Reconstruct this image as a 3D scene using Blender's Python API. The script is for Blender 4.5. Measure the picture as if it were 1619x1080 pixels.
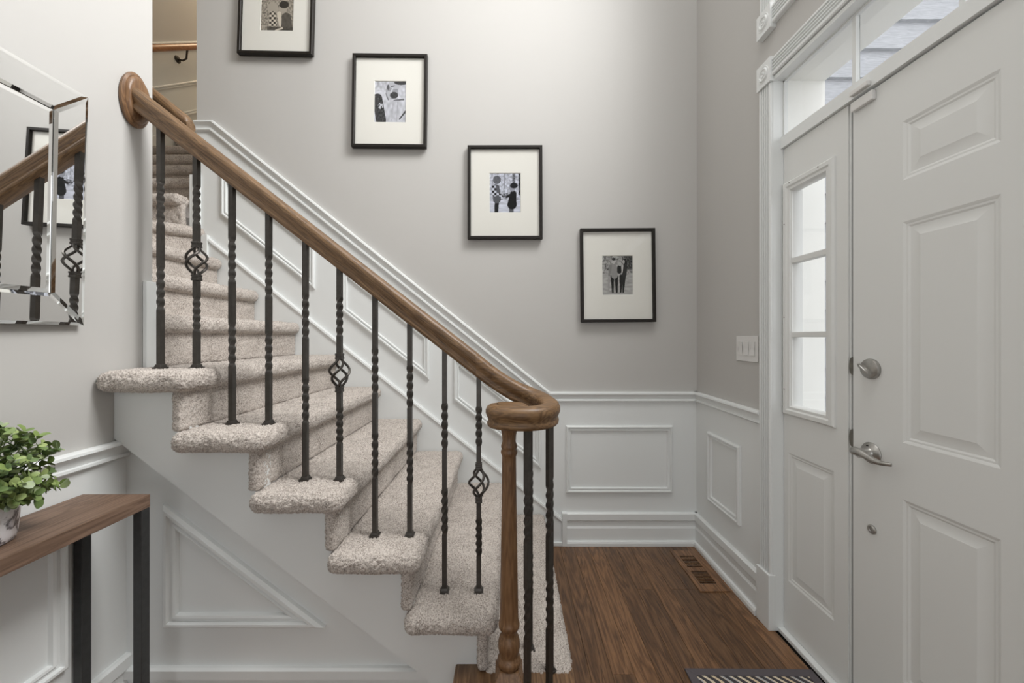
import bpy, bmesh, math, random
import numpy as np
from mathutils import Vector, Matrix, noise as mnoise

for o in list(bpy.data.objects):
    bpy.data.objects.remove(o, do_unlink=True)
SC = bpy.context.scene
COL = SC.collection
R = math.radians
rng = random.Random(7)

# ------------------------------------------------------------------ camera
W, H, FPX, VX, VY, EYE = 1619, 1080, 610.0, 807.0, 532.0, 1.25
cd = bpy.data.cameras.new('camera')
cam = bpy.data.objects.new('camera', cd); COL.objects.link(cam)
cam.location = (0, 0, EYE); cam.rotation_euler = (R(90), 0, 0)
cd.sensor_fit = 'HORIZONTAL'; cd.sensor_width = 36.0; cd.lens = 36.0 * FPX / W
cd.shift_x = (W / 2 - VX) / W; cd.shift_y = -(H / 2 - VY) / W
cd.clip_start = 0.02
SC.camera = cam

# ------------------------------------------------------------------ sky, lights, exposure
wd = bpy.data.worlds.new('overcast_sky'); SC.world = wd
wd.use_nodes = True
bg = wd.node_tree.nodes['Background']
bg.inputs['Color'].default_value = (0.97, 0.985, 1.0, 1); bg.inputs['Strength'].default_value = 1.0

def area(name, loc, target, sx, sy, power, col=(1, 1, 1), spread=180):
    l = bpy.data.lights.new(name, 'AREA'); l.shape = 'RECTANGLE'; l.size = sx; l.size_y = sy
    l.energy = power; l.color = col; l.spread = R(spread)
    o = bpy.data.objects.new(name, l); COL.objects.link(o)
    o.location = loc
    o.rotation_euler = (Vector(target) - Vector(loc)).to_track_quat('-Z', 'Y').to_euler()
    return o
area('upper_window_daylight', (1.20, 0.90, 4.20), (0.0, 0.90, 3.4), 1.0, 1.5, 42, (1.0, 0.995, 0.98), 130)
area('ceiling_fill', (0.1, 0.3, 5.2), (0.0, 0.6, 0), 1.8, 1.8, 24, (1.0, 0.99, 0.975))  # added overhead fill light

SC.view_settings.view_transform = 'Standard'; SC.view_settings.look = 'None'
SC.view_settings.gamma = 1.0; SC.view_settings.exposure = 0.82
SC.view_settings.use_curve_mapping = False

# ------------------------------------------------------------------ key dimensions (metres)
XL, XR, YB = -1.29, 1.125, 2.328      # left wall, right wall, back wall faces
YSK, YSW = 1.255, 1.2915              # stair skirt face, wall under the stair
YWE = 1.390                           # end of the left wall
CEIL = 5.4
RISE, RUN, NOSE2 = 0.190, 0.2425, -0.04
YBAL = 1.3175                         # plane of the balusters
XC = -1.893                           # left end of the back wall
XU = -3.05                            # outer wall of the upper flight
XD = 1.16                             # face of the door leaf
def nose(k): return NOSE2 - RUN * (k - 2)
def rail_under(x): return 1.956 - 0.78 * (x + 1.194)

# ------------------------------------------------------------------ materials
def mat(name):
    m = bpy.data.materials.new(name); m.use_nodes = True
    nt = m.node_tree; b = nt.nodes['Principled BSDF']
    return m, nt, b
def N(nt, t, **kw):
    n = nt.nodes.new(t)
    for k, v in kw.items(): setattr(n, k, v)
    return n
def ramp(nt, stops):
    r = N(nt, 'ShaderNodeValToRGB'); e = r.color_ramp.elements
    while len(e) < len(stops): e.new(0.5)
    for el, (p, c) in zip(e, stops): el.position = p; el.color = (*c, 1)
    return r
def paint(name, col, rough=0.55, bump=0.02, scale=220):
    m, nt, b = mat(name)
    b.inputs['Base Color'].default_value = (*col, 1); b.inputs['Roughness'].default_value = rough
    tc = N(nt, 'ShaderNodeTexCoord'); nz = N(nt, 'ShaderNodeTexNoise'); nz.inputs['Scale'].default_value = scale
    bp = N(nt, 'ShaderNodeBump'); bp.inputs['Strength'].default_value = bump; bp.inputs['Distance'].default_value = 0.002
    nt.links.new(tc.outputs['Object'], nz.inputs['Vector']); nt.links.new(nz.outputs['Fac'], bp.inputs['Height'])
    nt.links.new(bp.outputs['Normal'], b.inputs['Normal'])
    return m
def metal(name, col, rough, metallic=1.0):
    m, nt, b = mat(name)
    tc = N(nt, 'ShaderNodeTexCoord'); nz = N(nt, 'ShaderNodeTexNoise'); nz.inputs['Scale'].default_value = 60
    r = ramp(nt, [(0.3, tuple(c * 0.85 for c in col)), (0.7, tuple(min(1, c * 1.12) for c in col))])
    nt.links.new(tc.outputs['Object'], nz.inputs['Vector']); nt.links.new(nz.outputs['Fac'], r.inputs['Fac'])
    nt.links.new(r.outputs['Color'], b.inputs['Base Color'])
    b.inputs['Metallic'].default_value = metallic; b.inputs['Roughness'].default_value = rough
    return m
def wood(name, dark, mid, light, axis='X', rough=0.4, scale=1.0, rand=False, stretch=12.0, coat=0.0, vary=0.25, rot=None):
    m, nt, b = mat(name)
    tc = N(nt, 'ShaderNodeTexCoord'); mp = N(nt, 'ShaderNodeMapping')
    s = [scale * stretch * 4.0] * 3; s['XYZ'.index(axis)] = scale * 4.0
    mp.inputs['Scale'].default_value = s
    if rot:
        m0 = N(nt, 'ShaderNodeMapping'); m0.inputs['Rotation'].default_value = rot
        nt.links.new(tc.outputs['Object'], m0.inputs['Vector']); nt.links.new(m0.outputs[0], mp.inputs['Vector'])
    else: nt.links.new(tc.outputs['Object'], mp.inputs['Vector'])
    src = mp.outputs['Vector']
    oi = N(nt, 'ShaderNodeObjectInfo')
    if rand:
        mul = N(nt, 'ShaderNodeMath', operation='MULTIPLY'); mul.inputs[1].default_value = 57.0
        nt.links.new(oi.outputs['Random'], mul.inputs[0])
        cx = N(nt, 'ShaderNodeCombineXYZ')
        for i in range(3): nt.links.new(mul.outputs[0], cx.inputs[i])
        ad = N(nt, 'ShaderNodeVectorMath', operation='ADD')
        nt.links.new(src, ad.inputs[0]); nt.links.new(cx.outputs[0], ad.inputs[1]); src = ad.outputs[0]
    n1 = N(nt, 'ShaderNodeTexNoise'); n1.inputs['Scale'].default_value = 0.35; n1.inputs['Detail'].default_value = 3; n1.inputs['Distortion'].default_value = 0.6
    nt.links.new(src, n1.inputs['Vector'])
    # cathedral rings from a strongly banded noise
    mu = N(nt, 'ShaderNodeMath', operation='MULTIPLY'); mu.inputs[1].default_value = 9.0
    fr = N(nt, 'ShaderNodeMath', operation='PINGPONG'); fr.inputs[1].default_value = 0.5
    nt.links.new(n1.outputs['Fac'], mu.inputs[0]); nt.links.new(mu.outputs[0], fr.inputs[0])
    n2 = N(nt, 'ShaderNodeTexNoise'); n2.inputs['Scale'].default_value = 3.2; n2.inputs['Detail'].default_value = 6; n2.inputs['Roughness'].default_value = 0.7
    nt.links.new(src, n2.inputs['Vector'])
    mx = N(nt, 'ShaderNodeMath', operation='MULTIPLY_ADD'); mx.inputs[1].default_value = 0.75
    nt.links.new(fr.outputs[0], mx.inputs[0])
    m2 = N(nt, 'ShaderNodeMath', operation='MULTIPLY'); m2.inputs[1].default_value = 0.75
    nt.links.new(n2.outputs['Fac'], m2.inputs[0]); nt.links.new(m2.outputs[0], mx.inputs[2])
    r = ramp(nt, [(0.18, dark), (0.5, mid), (0.85, light)])
    nt.links.new(mx.outputs[0], r.inputs['Fac'])
    out = r.outputs['Color']
    if rand:
        hs = N(nt, 'ShaderNodeHueSaturation')
        mr = N(nt, 'ShaderNodeMapRange'); mr.inputs['To Min'].default_value = 1 - vary; mr.inputs['To Max'].default_value = 1 + vary
        nt.links.new(oi.outputs['Random'], mr.inputs['Value']); nt.links.new(mr.outputs[0], hs.inputs['Value'])
        nt.links.new(out, hs.inputs['Color']); out = hs.outputs['Color']
    nt.links.new(out, b.inputs['Base Color'])
    b.inputs['Roughness'].default_value = rough; b.inputs['Coat Weight'].default_value = coat
    bp = N(nt, 'ShaderNodeBump'); bp.inputs['Strength'].default_value = 0.12; bp.inputs['Distance'].default_value = 0.002
    nt.links.new(mx.outputs[0], bp.inputs['Height']); nt.links.new(bp.outputs['Normal'], b.inputs['Normal'])
    return m
def carpet(name, a, c):
    m, nt, b = mat(name)
    tc = N(nt, 'ShaderNodeTexCoord')
    n1 = N(nt, 'ShaderNodeTexNoise'); n1.inputs['Scale'].default_value = 240; n1.inputs['Detail'].default_value = 3; n1.inputs['Roughness'].default_value = 0.7
    n2 = N(nt, 'ShaderNodeTexNoise'); n2.inputs['Scale'].default_value = 14; n2.inputs['Detail'].default_value = 3
    nt.links.new(tc.outputs['Object'], n1.inputs['Vector']); nt.links.new(tc.outputs['Object'], n2.inputs['Vector'])
    ma = N(nt, 'ShaderNodeMath', operation='MULTIPLY_ADD'); ma.inputs[1].default_value = 0.14
    nt.links.new(n2.outputs['Fac'], ma.inputs[0])
    mb = N(nt, 'ShaderNodeMath', operation='MULTIPLY'); mb.inputs[1].default_value = 0.86
    nt.links.new(n1.outputs['Fac'], mb.inputs[0]); nt.links.new(mb.outputs[0], ma.inputs[2])
    r = ramp(nt, [(0.38, a), (0.56, c)])
    nt.links.new(ma.outputs[0], r.inputs['Fac']); nt.links.new(r.outputs['Color'], b.inputs['Base Color'])
    b.inputs['Roughness'].default_value = 1.0; b.inputs['Specular IOR Level'].default_value = 0.05
    b.inputs['Sheen Weight'].default_value = 0.15
    bp = N(nt, 'ShaderNodeBump'); bp.inputs['Strength'].default_value = 0.5; bp.inputs['Distance'].default_value = 0.003
    nt.links.new(n1.outputs['Fac'], bp.inputs['Height']); nt.links.new(bp.outputs['Normal'], b.inputs['Normal'])
    return m
def glass(name, refl=1.0):
    m, nt, b = mat(name); nt.nodes.remove(b)
    out = nt.nodes['Material Output']
    tr = N(nt, 'ShaderNodeBsdfTransparent'); gl = N(nt, 'ShaderNodeBsdfGlossy'); gl.inputs['Roughness'].default_value = 0.01
    lw = N(nt, 'ShaderNodeLayerWeight'); lw.inputs['Blend'].default_value = 0.5
    pw = N(nt, 'ShaderNodeMath', operation='POWER'); pw.inputs[1].default_value = 5.0
    fr = N(nt, 'ShaderNodeMath', operation='MULTIPLY_ADD'); fr.inputs[1].default_value = 0.9; fr.inputs[2].default_value = 0.045
    nt.links.new(lw.outputs['Facing'], pw.inputs[0]); nt.links.new(pw.outputs[0], fr.inputs[0])
    mu = N(nt, 'ShaderNodeMath', operation='MULTIPLY'); mu.inputs[1].default_value = refl
    mx = N(nt, 'ShaderNodeMixShader')
    nt.links.new(fr.outputs[0], mu.inputs[0]); nt.links.new(mu.outputs[0], mx.inputs[0])
    nt.links.new(tr.outputs[0], mx.inputs[1]); nt.links.new(gl.outputs[0], mx.inputs[2]); nt.links.new(mx.outputs[0], out.inputs['Surface'])
    return m

M = {}
M['wall'] = paint('grey_wall_paint', (0.525, 0.514, 0.495), 0.7, 0.03)
M['trim'] = paint('white_trim_paint', (0.785, 0.805, 0.800), 0.35, 0.01)
M['door'] = paint('white_door_paint', (0.755, 0.765, 0.75), 0.42, 0.015)
M['ceiling'] = paint('white_ceiling_paint', (0.8, 0.8, 0.79), 0.8)
M['outdoor_white'] = paint('white_exterior_paint', (0.86, 0.86, 0.83), 0.5)
M['concrete'] = paint('porch_concrete', (0.45, 0.44, 0.42), 0.9, 0.3, 40)
M['gap'] = paint('grey_weatherstrip', (0.16, 0.16, 0.155), 0.8)
M['rail'] = wood('brown_oak_rail', (0.034, 0.018, 0.008), (0.135, 0.074, 0.032), (0.25, 0.146, 0.068), 'X', 0.45, 2.0, coat=0.05, rot=(0, R(-38), 0), stretch=20)
M['volute'] = wood('brown_oak_volute', (0.045, 0.022, 0.009), (0.145, 0.078, 0.033), (0.25, 0.145, 0.066), 'X', 0.45, 1.3, coat=0.05, stretch=14)
M['railz'] = wood('brown_oak_post', (0.085, 0.040, 0.017), (0.165, 0.083, 0.036), (0.245, 0.135, 0.063), 'Z', 0.42, 1.6, coat=0.05)
M['orange_rail'] = wood('orange_oak_rail', (0.20, 0.07, 0.02), (0.33, 0.13, 0.04), (0.45, 0.2, 0.07), 'Y', 0.35, 1.5)
M['floor'] = wood('brown_oak_floor', (0.032, 0.014, 0.006), (0.135, 0.065, 0.028), (0.25, 0.130, 0.060), 'Y', 0.33, 1.0, True, 12, 0.1, 0.32)
M['step'] = wood('brown_oak_step', (0.05, 0.025, 0.012), (0.15, 0.08, 0.038), (0.26, 0.15, 0.075), 'Y', 0.35, 1.3)
M['table'] = wood('walnut_table_top', (0.078, 0.046, 0.029), (0.155, 0.095, 0.063), (0.24, 0.155, 0.108), 'Y', 0.5, 1.2)
M['iron'] = metal('dark_bronze_iron', (0.070, 0.063, 0.056), 0.38, 0.6)
M['steel'] = metal('black_powdercoat', (0.042, 0.042, 0.042), 0.45, 0.3)
M['nickel'] = metal('satin_nickel', (0.42, 0.41, 0.39), 0.36)
M['strike'] = metal('dark_brass_strike', (0.20, 0.19, 0.165), 0.4)
m_, nt_, b_ = mat('mirror_silver'); b_.inputs['Base Color'].default_value = (0.93, 0.935, 0.93, 1); b_.inputs['Metallic'].default_value = 1.0; b_.inputs['Roughness'].default_value = 0.0; M['mirror'] = m_
M['frame'] = metal('black_brown_frame', (0.015, 0.012, 0.010), 0.45, 0.0)
M['frame'].node_tree.nodes['Principled BSDF'].inputs['Specular IOR Level'].default_value = 0.3
M['mat'] = paint('cream_mat_board', (0.74, 0.73, 0.68), 0.9)
M['glass'] = glass('clear_window_glass')
M['picglass'] = glass('picture_glass', 0.5)
M['carpet'] = carpet('beige_carpet', (0.25, 0.213, 0.185), (0.66, 0.60, 0.55))
M['plate'] = paint('white_switch_plastic', (0.74, 0.735, 0.72), 0.35)
M['dark'] = paint('dark_slot', (0.012, 0.01, 0.009), 0.9)
M['soil'] = paint('dark_soil', (0.03, 0.022, 0.016), 1.0, 0.5, 80)
M['stem'] = paint('green_stem', (0.10, 0.14, 0.05), 0.7)

def siding_mat():
    m, nt, b = mat('blue_grey_siding')
    tc = N(nt, 'ShaderNodeTexCoord'); mp = N(nt, 'ShaderNodeMapping'); mp.inputs['Scale'].default_value = (5, 5, 60)
    nz = N(nt, 'ShaderNodeTexNoise'); nz.inputs['Scale'].default_value = 3; nz.inputs['Detail'].default_value = 5; nz.inputs['Distortion'].default_value = 1.0
    nt.links.new(tc.outputs['Object'], mp.inputs['Vector']); nt.links.new(mp.outputs[0], nz.inputs['Vector'])
    r = ramp(nt, [(0.3, (0.36, 0.375, 0.41)), (0.7, (0.52, 0.54, 0.58))])
    nt.links.new(nz.outputs['Fac'], r.inputs['Fac']); nt.links.new(r.outputs['Color'], b.inputs['Base Color'])
    b.inputs['Roughness'].default_value = 0.75
    bp = N(nt, 'ShaderNodeBump'); bp.inputs['Strength'].default_value = 0.4; bp.inputs['Distance'].default_value = 0.003
    nt.links.new(nz.outputs['Fac'], bp.inputs['Height']); nt.links.new(bp.outputs['Normal'], b.inputs['Normal'])
    return m
M['siding'] = siding_mat()
def marble():
    m, nt, b = mat('white_marbled_ceramic')
    tc = N(nt, 'ShaderNodeTexCoord'); mp = N(nt, 'ShaderNodeMapping'); mp.inputs['Rotation'].default_value = (0.5, 0.6, 0.3)
    nz = N(nt, 'ShaderNodeTexNoise'); nz.inputs['Scale'].default_value = 9; nz.inputs['Detail'].default_value = 6; nz.inputs['Distortion'].default_value = 1.6
    nt.links.new(tc.outputs['Object'], mp.inputs['Vector']); nt.links.new(mp.outputs[0], nz.inputs['Vector'])
    r = ramp(nt, [(0.0, (0.78, 0.76, 0.77)), (0.455, (0.76, 0.74, 0.76)), (0.49, (0.10, 0.09, 0.10)), (0.515, (0.5, 0.48, 0.52)), (0.56, (0.78, 0.76, 0.77))])
    nt.links.new(nz.outputs['Fac'], r.inputs['Fac']); nt.links.new(r.outputs['Color'], b.inputs['Base Color'])
    b.inputs['Roughness'].default_value = 0.3
    return m
M['marble'] = marble()
def leafmat():
    m, nt, b = mat('green_leaf')
    oi = N(nt, 'ShaderNodeObjectInfo')
    tc = N(nt, 'ShaderNodeTexCoord'); nz = N(nt, 'ShaderNodeTexNoise'); nz.inputs['Scale'].default_value = 60
    nt.links.new(tc.outputs['Object'], nz.inputs['Vector'])
    r = ramp(nt, [(0.0, (0.055, 0.10, 0.04)), (0.3, (0.12, 0.185, 0.055)), (0.6, (0.23, 0.31, 0.09)), (0.85, (0.33, 0.41, 0.16)), (1.0, (0.26, 0.31, 0.24))])
    ad = N(nt, 'ShaderNodeMath', operation='MULTIPLY_ADD'); ad.inputs[1].default_value = 0.3
    nt.links.new(nz.outputs['Fac'], ad.inputs[0])
    mm = N(nt, 'ShaderNodeMath', operation='MULTIPLY'); mm.inputs[1].default_value = 0.85
    nt.links.new(oi.outputs['Random'], mm.inputs[0]); nt.links.new(mm.outputs[0], ad.inputs[2])
    nt.links.new(ad.outputs[0], r.inputs['Fac']); nt.links.new(r.outputs['Color'], b.inputs['Base Color'])
    b.inputs['Roughness'].default_value = 0.45
    return m
M['leaf'] = leafmat()
def printmat():
    m, nt, b = mat('photo_print')
    a = N(nt, 'ShaderNodeVertexColor'); a.layer_name = 'print'
    nt.links.new(a.outputs['Color'], b.inputs['Base Color']); b.inputs['Roughness'].default_value = 0.9; b.inputs['Specular IOR Level'].default_value = 0.1
    return m
M['print'] = printmat()
def rugmat():
    m, nt, b = mat('zigzag_rug_print')
    tc = N(nt, 'ShaderNodeTexCoord'); sp = N(nt, 'ShaderNodeSeparateXYZ'); nt.links.new(tc.outputs['Object'], sp.inputs[0])
    def ma(op, a, c=None, d=None):
        n = N(nt, 'ShaderNodeMath', operation=op)
        for i, v in enumerate((a, c, d)):
            if v is None: continue
            if isinstance(v, (int, float)): n.inputs[i].default_value = v
            else: nt.links.new(v, n.inputs[i])
        return n.outputs[0]
    zig = ma('PINGPONG', ma('MULTIPLY', sp.outputs[1], 1.0), 0.028)
    u = ma('ADD', sp.outputs[0], ma('MULTIPLY', zig, 0.95))
    t = ma('PINGPONG', ma('ADD', u, 5.0), 0.016)
    thr = ma('GREATER_THAN', t, 0.0095)
    big = ma('FRACT', ma('MULTIPLY', ma('ADD', u, 5.0), 1 / 0.128))
    r = ramp(nt, [(0.0, (0.66, 0.54, 0.37)), (0.34, (0.42, 0.42, 0.43)), (0.62, (0.70, 0.61, 0.46))]); r.color_ramp.interpolation = 'CONSTANT'
    nt.links.new(big, r.inputs['Fac'])
    mx = N(nt, 'ShaderNodeMix', data_type='RGBA'); mx.inputs['A'].default_value = (0.05, 0.045, 0.05, 1)
    nt.links.new(thr, mx.inputs['Factor']); nt.links.new(r.outputs['Color'], mx.inputs['B'])
    nt.links.new(mx.outputs['Result'], b.inputs['Base Color']); b.inputs['Roughness'].default_value = 0.95
    return m
M['rug'] = rugmat()
M['rugborder'] = paint('charcoal_rug_border', (0.105, 0.092, 0.10), 0.95, 0.3, 400)

# ------------------------------------------------------------------ mesh helpers
class MB:
    def __init__(s): s.v = []; s.f = []
    def add(s, vs, fs):
        o = len(s.v); s.v += [tuple(p) for p in vs]; s.f += [tuple(i + o for i in f) for f in fs]; return s
    def box(s, x0, x1, y0, y1, z0, z1):
        vs = [(x, y, z) for x in (x0, x1) for y in (y0, y1) for z in (z0, z1)]
        return s.add(vs, [(0, 1, 3, 2), (4, 6, 7, 5), (0, 4, 5, 1), (2, 3, 7, 6), (0, 2, 6, 4), (1, 5, 7, 3)])
    def prism(s, poly, fn, d0, d1):
        n = len(poly); vs = [fn(a, b, d0) for a, b in poly] + [fn(a, b, d1) for a, b in poly]
        fs = [tuple(range(n)), tuple(range(2 * n - 1, n - 1, -1))] + [(i, (i + 1) % n, (i + 1) % n + n, i + n) for i in range(n)]
        return s.add(vs, fs)
    def loop(s, poly, fn, prof, closed=True, endcut=None):
        """mitred moulding along a 2-D path in a wall plane; prof = (inward/right offset, proud)"""
        P = [Vector(p) for p in poly]; n = len(P); mit = []
        for i in range(n):
            dirs = []
            if closed or i > 0: dirs.append((P[i] - P[i - 1]).normalized())
            if closed or i < n - 1: dirs.append((P[(i + 1) % n] - P[i]).normalized())
            ns = [Vector((d.y, -d.x)) for d in dirs]
            if len(ns) == 1: m = ns[0]
            else: m = (ns[0] + ns[1]) / (1 + ns[0].dot(ns[1]))
            mit.append(m)
        if endcut and not closed:
            for i in (0, n - 1):
                d = (P[1] - P[0]).normalized() if i == 0 else (P[-1] - P[-2]).normalized()
                nn = Vector((d.y, -d.x)); e = Vector(endcut); mit[i] = e / e.dot(nn)
        k = len(prof); vs = []; fs = []
        for i in range(n):
            for w, d in prof:
                q = P[i] + mit[i] * w; vs.append(fn(q.x, q.y, d))
        for i in range(n if closed else n - 1):
            j = (i + 1) % n
            for t in range(k - 1): fs.append((i * k + t, i * k + t + 1, j * k + t + 1, j * k + t))
        if not closed: fs += [tuple(range(k)), tuple(range(n * k - 1, (n - 1) * k - 1, -1))]
        return s.add(vs, fs)
    def lathe(s, prof, c, axis='Z', seg=24, sx=1.0, sy=1.0):
        k = len(prof); vs = []; fs = []
        for i in range(seg):
            a = 2 * math.pi * i / seg
            for r, h in prof:
                u, w = r * math.cos(a) * sx, r * math.sin(a) * sy
                vs.append({'Z': (c[0] + u, c[1] + w, c[2] + h), 'X': (c[0] + h, c[1] + u, c[2] + w), 'Y': (c[0] + u, c[1] + h, c[2] + w)}[axis])
        for i in range(seg):
            j = (i + 1) % seg
            for t in range(k - 1): fs.append((i * k + t, j * k + t, j * k + t + 1, i * k + t + 1))
        fs += [tuple(i * k for i in range(seg)), tuple((seg - 1 - i) * k + k - 1 for i in range(seg))]
        return s.add(vs, fs)
    def sweep(s, path, prof, vs_scale=None, caps=True, up=(0, 0, 1)):
        """profile (side, up) along a mostly horizontal path; the up axis of the profile stays vertical"""
        P = [Vector(p) for p in path]; n = len(P); k = len(prof); vs = []; fs = []; U = Vector(up)
        for i in range(n):
            t = (P[min(i + 1, n - 1)] - P[max(i - 1, 0)]); sd = t.cross(U).normalized()
            sc = vs_scale[i] if vs_scale else 1.0
            for a, b in prof: vs.append(P[i] + sd * a + U * b * sc)
        for i in range(n - 1):
            for t in range(k):
                u = (t + 1) % k; fs.append((i * k + t, i * k + u, (i + 1) * k + u, (i + 1) * k + t))
        if caps: fs += [tuple(range(k)), tuple(range(n * k - 1, (n - 1) * k - 1, -1))]
        return s.add(vs, fs)
    def tube(s, path, rad, seg=8, closed=False):
        P = [Vector(p) for p in path]; n = len(P); vs = []; fs = []
        ref = None
        for i in range(n):
            t = (P[min(i + 1, n - 1)] - P[max(i - 1, 0)]).normalized()
            if ref is None: ref = t.orthogonal().normalized()
            ref = (ref - t * ref.dot(t)).normalized(); b = t.cross(ref)
            r = rad[i] if isinstance(rad, (list, tuple)) else rad
            for j in range(seg):
                a = 2 * math.pi * j / seg; vs.append(P[i] + ref * (math.cos(a) * r) + b * (math.sin(a) * r))
        for i in range(n - 1):
            for j in range(seg):
                u = (j + 1) % seg; fs.append((i * seg + j, i * seg + u, (i + 1) * seg + u, (i + 1) * seg + j))
        fs += [tuple(range(seg)), tuple(range(n * seg - 1, (n - 1) * seg - 1, -1))]
        return s.add(vs, fs)
    def mesh(s, name, origin=(0, 0, 0), smooth=False, bevel=0.0, angle=35):
        o = Vector(origin); me = bpy.data.meshes.new(name)
        me.from_pydata([tuple(Vector(p) - o) for p in s.v], [], s.f)
        bm = bmesh.new(); bm.from_mesh(me)
        bmesh.ops.recalc_face_normals(bm, faces=bm.faces)
        if bevel: bmesh.ops.bevel(bm, geom=[e for e in bm.edges if e.is_manifold and e.calc_face_angle(0) > 0.6], offset=bevel, segments=2, affect='EDGES', profile=0.6)
        bm.to_mesh(me); bm.free()
        if smooth:
            me.shade_smooth()
            try: me.set_sharp_from_angle(angle=R(angle))
            except Exception: pass
        return me
def origin_of(p):
    o = Vector((0, 0, 0))
    while p is not None: o += p.location; p = p.parent
    return o
def link(name, me, material, parent=None, loc=(0, 0, 0)):
    o = bpy.data.objects.new(name, me); COL.objects.link(o); o.location = loc
    if material is not None and not me.materials: me.materials.append(M[material] if isinstance(material, str) else material)
    if parent is not None: o.parent = parent
    return o
def build(name, mb, material, parent=None, smooth=False, bevel=0.0, origin=None, angle=35):
    """verts are given in world space; origin: where a top-level thing stands"""
    o0 = origin_of(parent) if parent is not None else Vector(origin or (0, 0, 0))
    me = mb.mesh(name, o0, smooth, bevel, angle)
    return link(name, me, material, parent, (0, 0, 0) if parent is not None else o0)
def tag(o, label=None, cat=None, group=None, kind=None):
    if label: o['label'] = label
    if cat: o['category'] = cat
    if group: o['group'] = group
    if kind: o['kind'] = kind
    return o
def empty(name, loc, label, cat, group=None):
    o = bpy.data.objects.new(name, None); COL.objects.link(o); o.location = loc; o.empty_display_size = 0.1
    return tag(o, label, cat, group)
def struct(name, mb, material, label, cat, **kw):
    return tag(build(name, mb, material, **kw), label, cat, kind='structure')

fB = lambda a, b, d: (a, YB - d, b)           # back wall plane (x, z)
fR = lambda a, b, d: (XR - d, a, b)           # right wall plane (y, z)
fL = lambda a, b, d: (XL + d, a, b)           # left wall plane (y, z)
fS = lambda a, b, d: (a, YSW - d, b)          # wall under the stair (x, z)
fU = lambda a, b, d: (XU + d, a, b)           # outer wall of the upper flight

# ================================================================== SETTING
# ---- walls
wall_back = struct('wall_back', MB().box(XC, 1.30, YB, YB + 0.12, 0, CEIL), 'wall', 'grey back wall with white wainscot rising along the stair', 'wall')
wall_left = struct('wall_left', MB().box(XL - 0.12, XL, -2.6, YWE, 0, CEIL), 'wall', 'pale grey left wall behind the mirror and console table', 'wall')
wm = MB()
OY0, OY1, OZ1 = 0.36, 1.655, 2.345            # entry opening
UY0, UY1, UZ0, UZ1 = 0.36, 1.630, 2.69, 5.10  # upper window opening
WT = 0.13
wm.box(XR, XR + WT, OY1, YB, 0, CEIL).box(XR, XR + WT, -2.6, OY0, 0, CEIL)
wm.box(XR, XR + WT, OY0, OY1, OZ1, UZ0).box(XR, XR + WT, OY0, OY1, UZ1, CEIL).box(XR, XR + WT, UY1, OY1, UZ0, UZ1)
wall_right = struct('wall_right', wm, 'wall', 'shaded grey right wall around the front door', 'wall')
struct('wall_fill_limit', MB().box(XL - 0.12, -0.85, -2.72, -2.602, 0, CEIL).box(0.85, XR + WT, -2.72, -2.602, 0, CEIL).box(-0.85, 0.85, -2.72, -2.602, 2.7, CEIL), 'wall', 'added grey wall behind the viewer, its wide opening limiting the fill light', 'wall')  # unseen wall added to cut sky fill from behind; opening sets how much enters
slopeS = 0.769
zs = lambda x: 0.9064 - slopeS * (x + 1.2757)  # lower edge of the stair skirt
wall_stair = struct('wall_stair', MB().prism([(XL, 0), (-0.15, 0), (-0.15, zs(-0.15) + 0.06), (XL, zs(XL) + 0.08)], fS, 0, -0.10), 'trim',
                    'white triangular wall under the staircase', 'wall')
struct('wall_landing', MB().box(XU, XL - 0.122, YWE - 0.12, YWE, 0, CEIL), 'wall', 'hidden wall beside the stair landing behind the left wall', 'wall')
wall_upper = struct('wall_upper', MB().box(XU - 0.12, XU, YWE - 0.12, 6.5, 0, CEIL + 1.2), 'wall', 'tan wall with wainscot along the upper stair flight', 'wall')
struct('wall_stairwell', MB().box(XC, XC + 0.12, YB + 0.122, 6.5, 0, CEIL + 1.2), 'wall', 'inner wall of the upper stair flight, hidden by the back wall', 'wall')
struct('wall_end', MB().box(XU - 0.12, XC + 0.12, 6.502, 6.62, 0, CEIL + 1.2), 'wall', 'end wall at the top of the upper stair flight', 'wall')
cm = MB().box(XL - 0.12, XR + WT, -2.6, YB + 0.12, CEIL, CEIL + 0.1).box(XU - 0.12, XL - 0.122, YWE - 0.12, YB + 0.12, CEIL, CEIL + 0.1)
struct('ceiling', cm, 'ceiling', 'white ceiling high above the entry hall', 'ceiling')

# ---- wainscot boards, chair rails, picture mouldings
RAIL = [(0, 0), (0, 0.018), (0.004, 0.026), (0.012, 0.028), (0.018, 0.022), (0.026, 0.015), (0.043, 0.013), (0.046, 0.018), (0.054, 0.019), (0.060, 0.012), (0.062, 0)]
PIC = [(0, 0), (0.0, 0.010), (0.006, 0.016), (0.012, 0.016), (0.015, 0.008), (0.022, 0.008), (0.025, 0.012), (0.030, 0.010), (0.032, 0)]
ZR = 0.917
rp = [(XC, 2.544), (-1.782, 2.544), (0.240, ZR), (XR, ZR)]                 # top edge of the chair rail on the back wall
build('wainscot_board', MB().prism([(p[0], p[1] - 0.03) for p in rp] + [(XR, 0), (0.2, 0), (XC, 1.70)], fB, 0, 0.004), 'trim', wall_back)
build('chair_rail', MB().loop(rp, fB, RAIL, False, (0, -1)), 'trim', wall_back, smooth=True)
def pic(poly, fn, parent, d=0.004, k=1.0):
    build('panel_moulding', MB().loop(poly, fn, [(w * k, h * k + d) for w, h in PIC]), 'trim', parent, smooth=True)
zb = lambda x: 1.406 - 0.795 * (x + 1.012)
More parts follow.
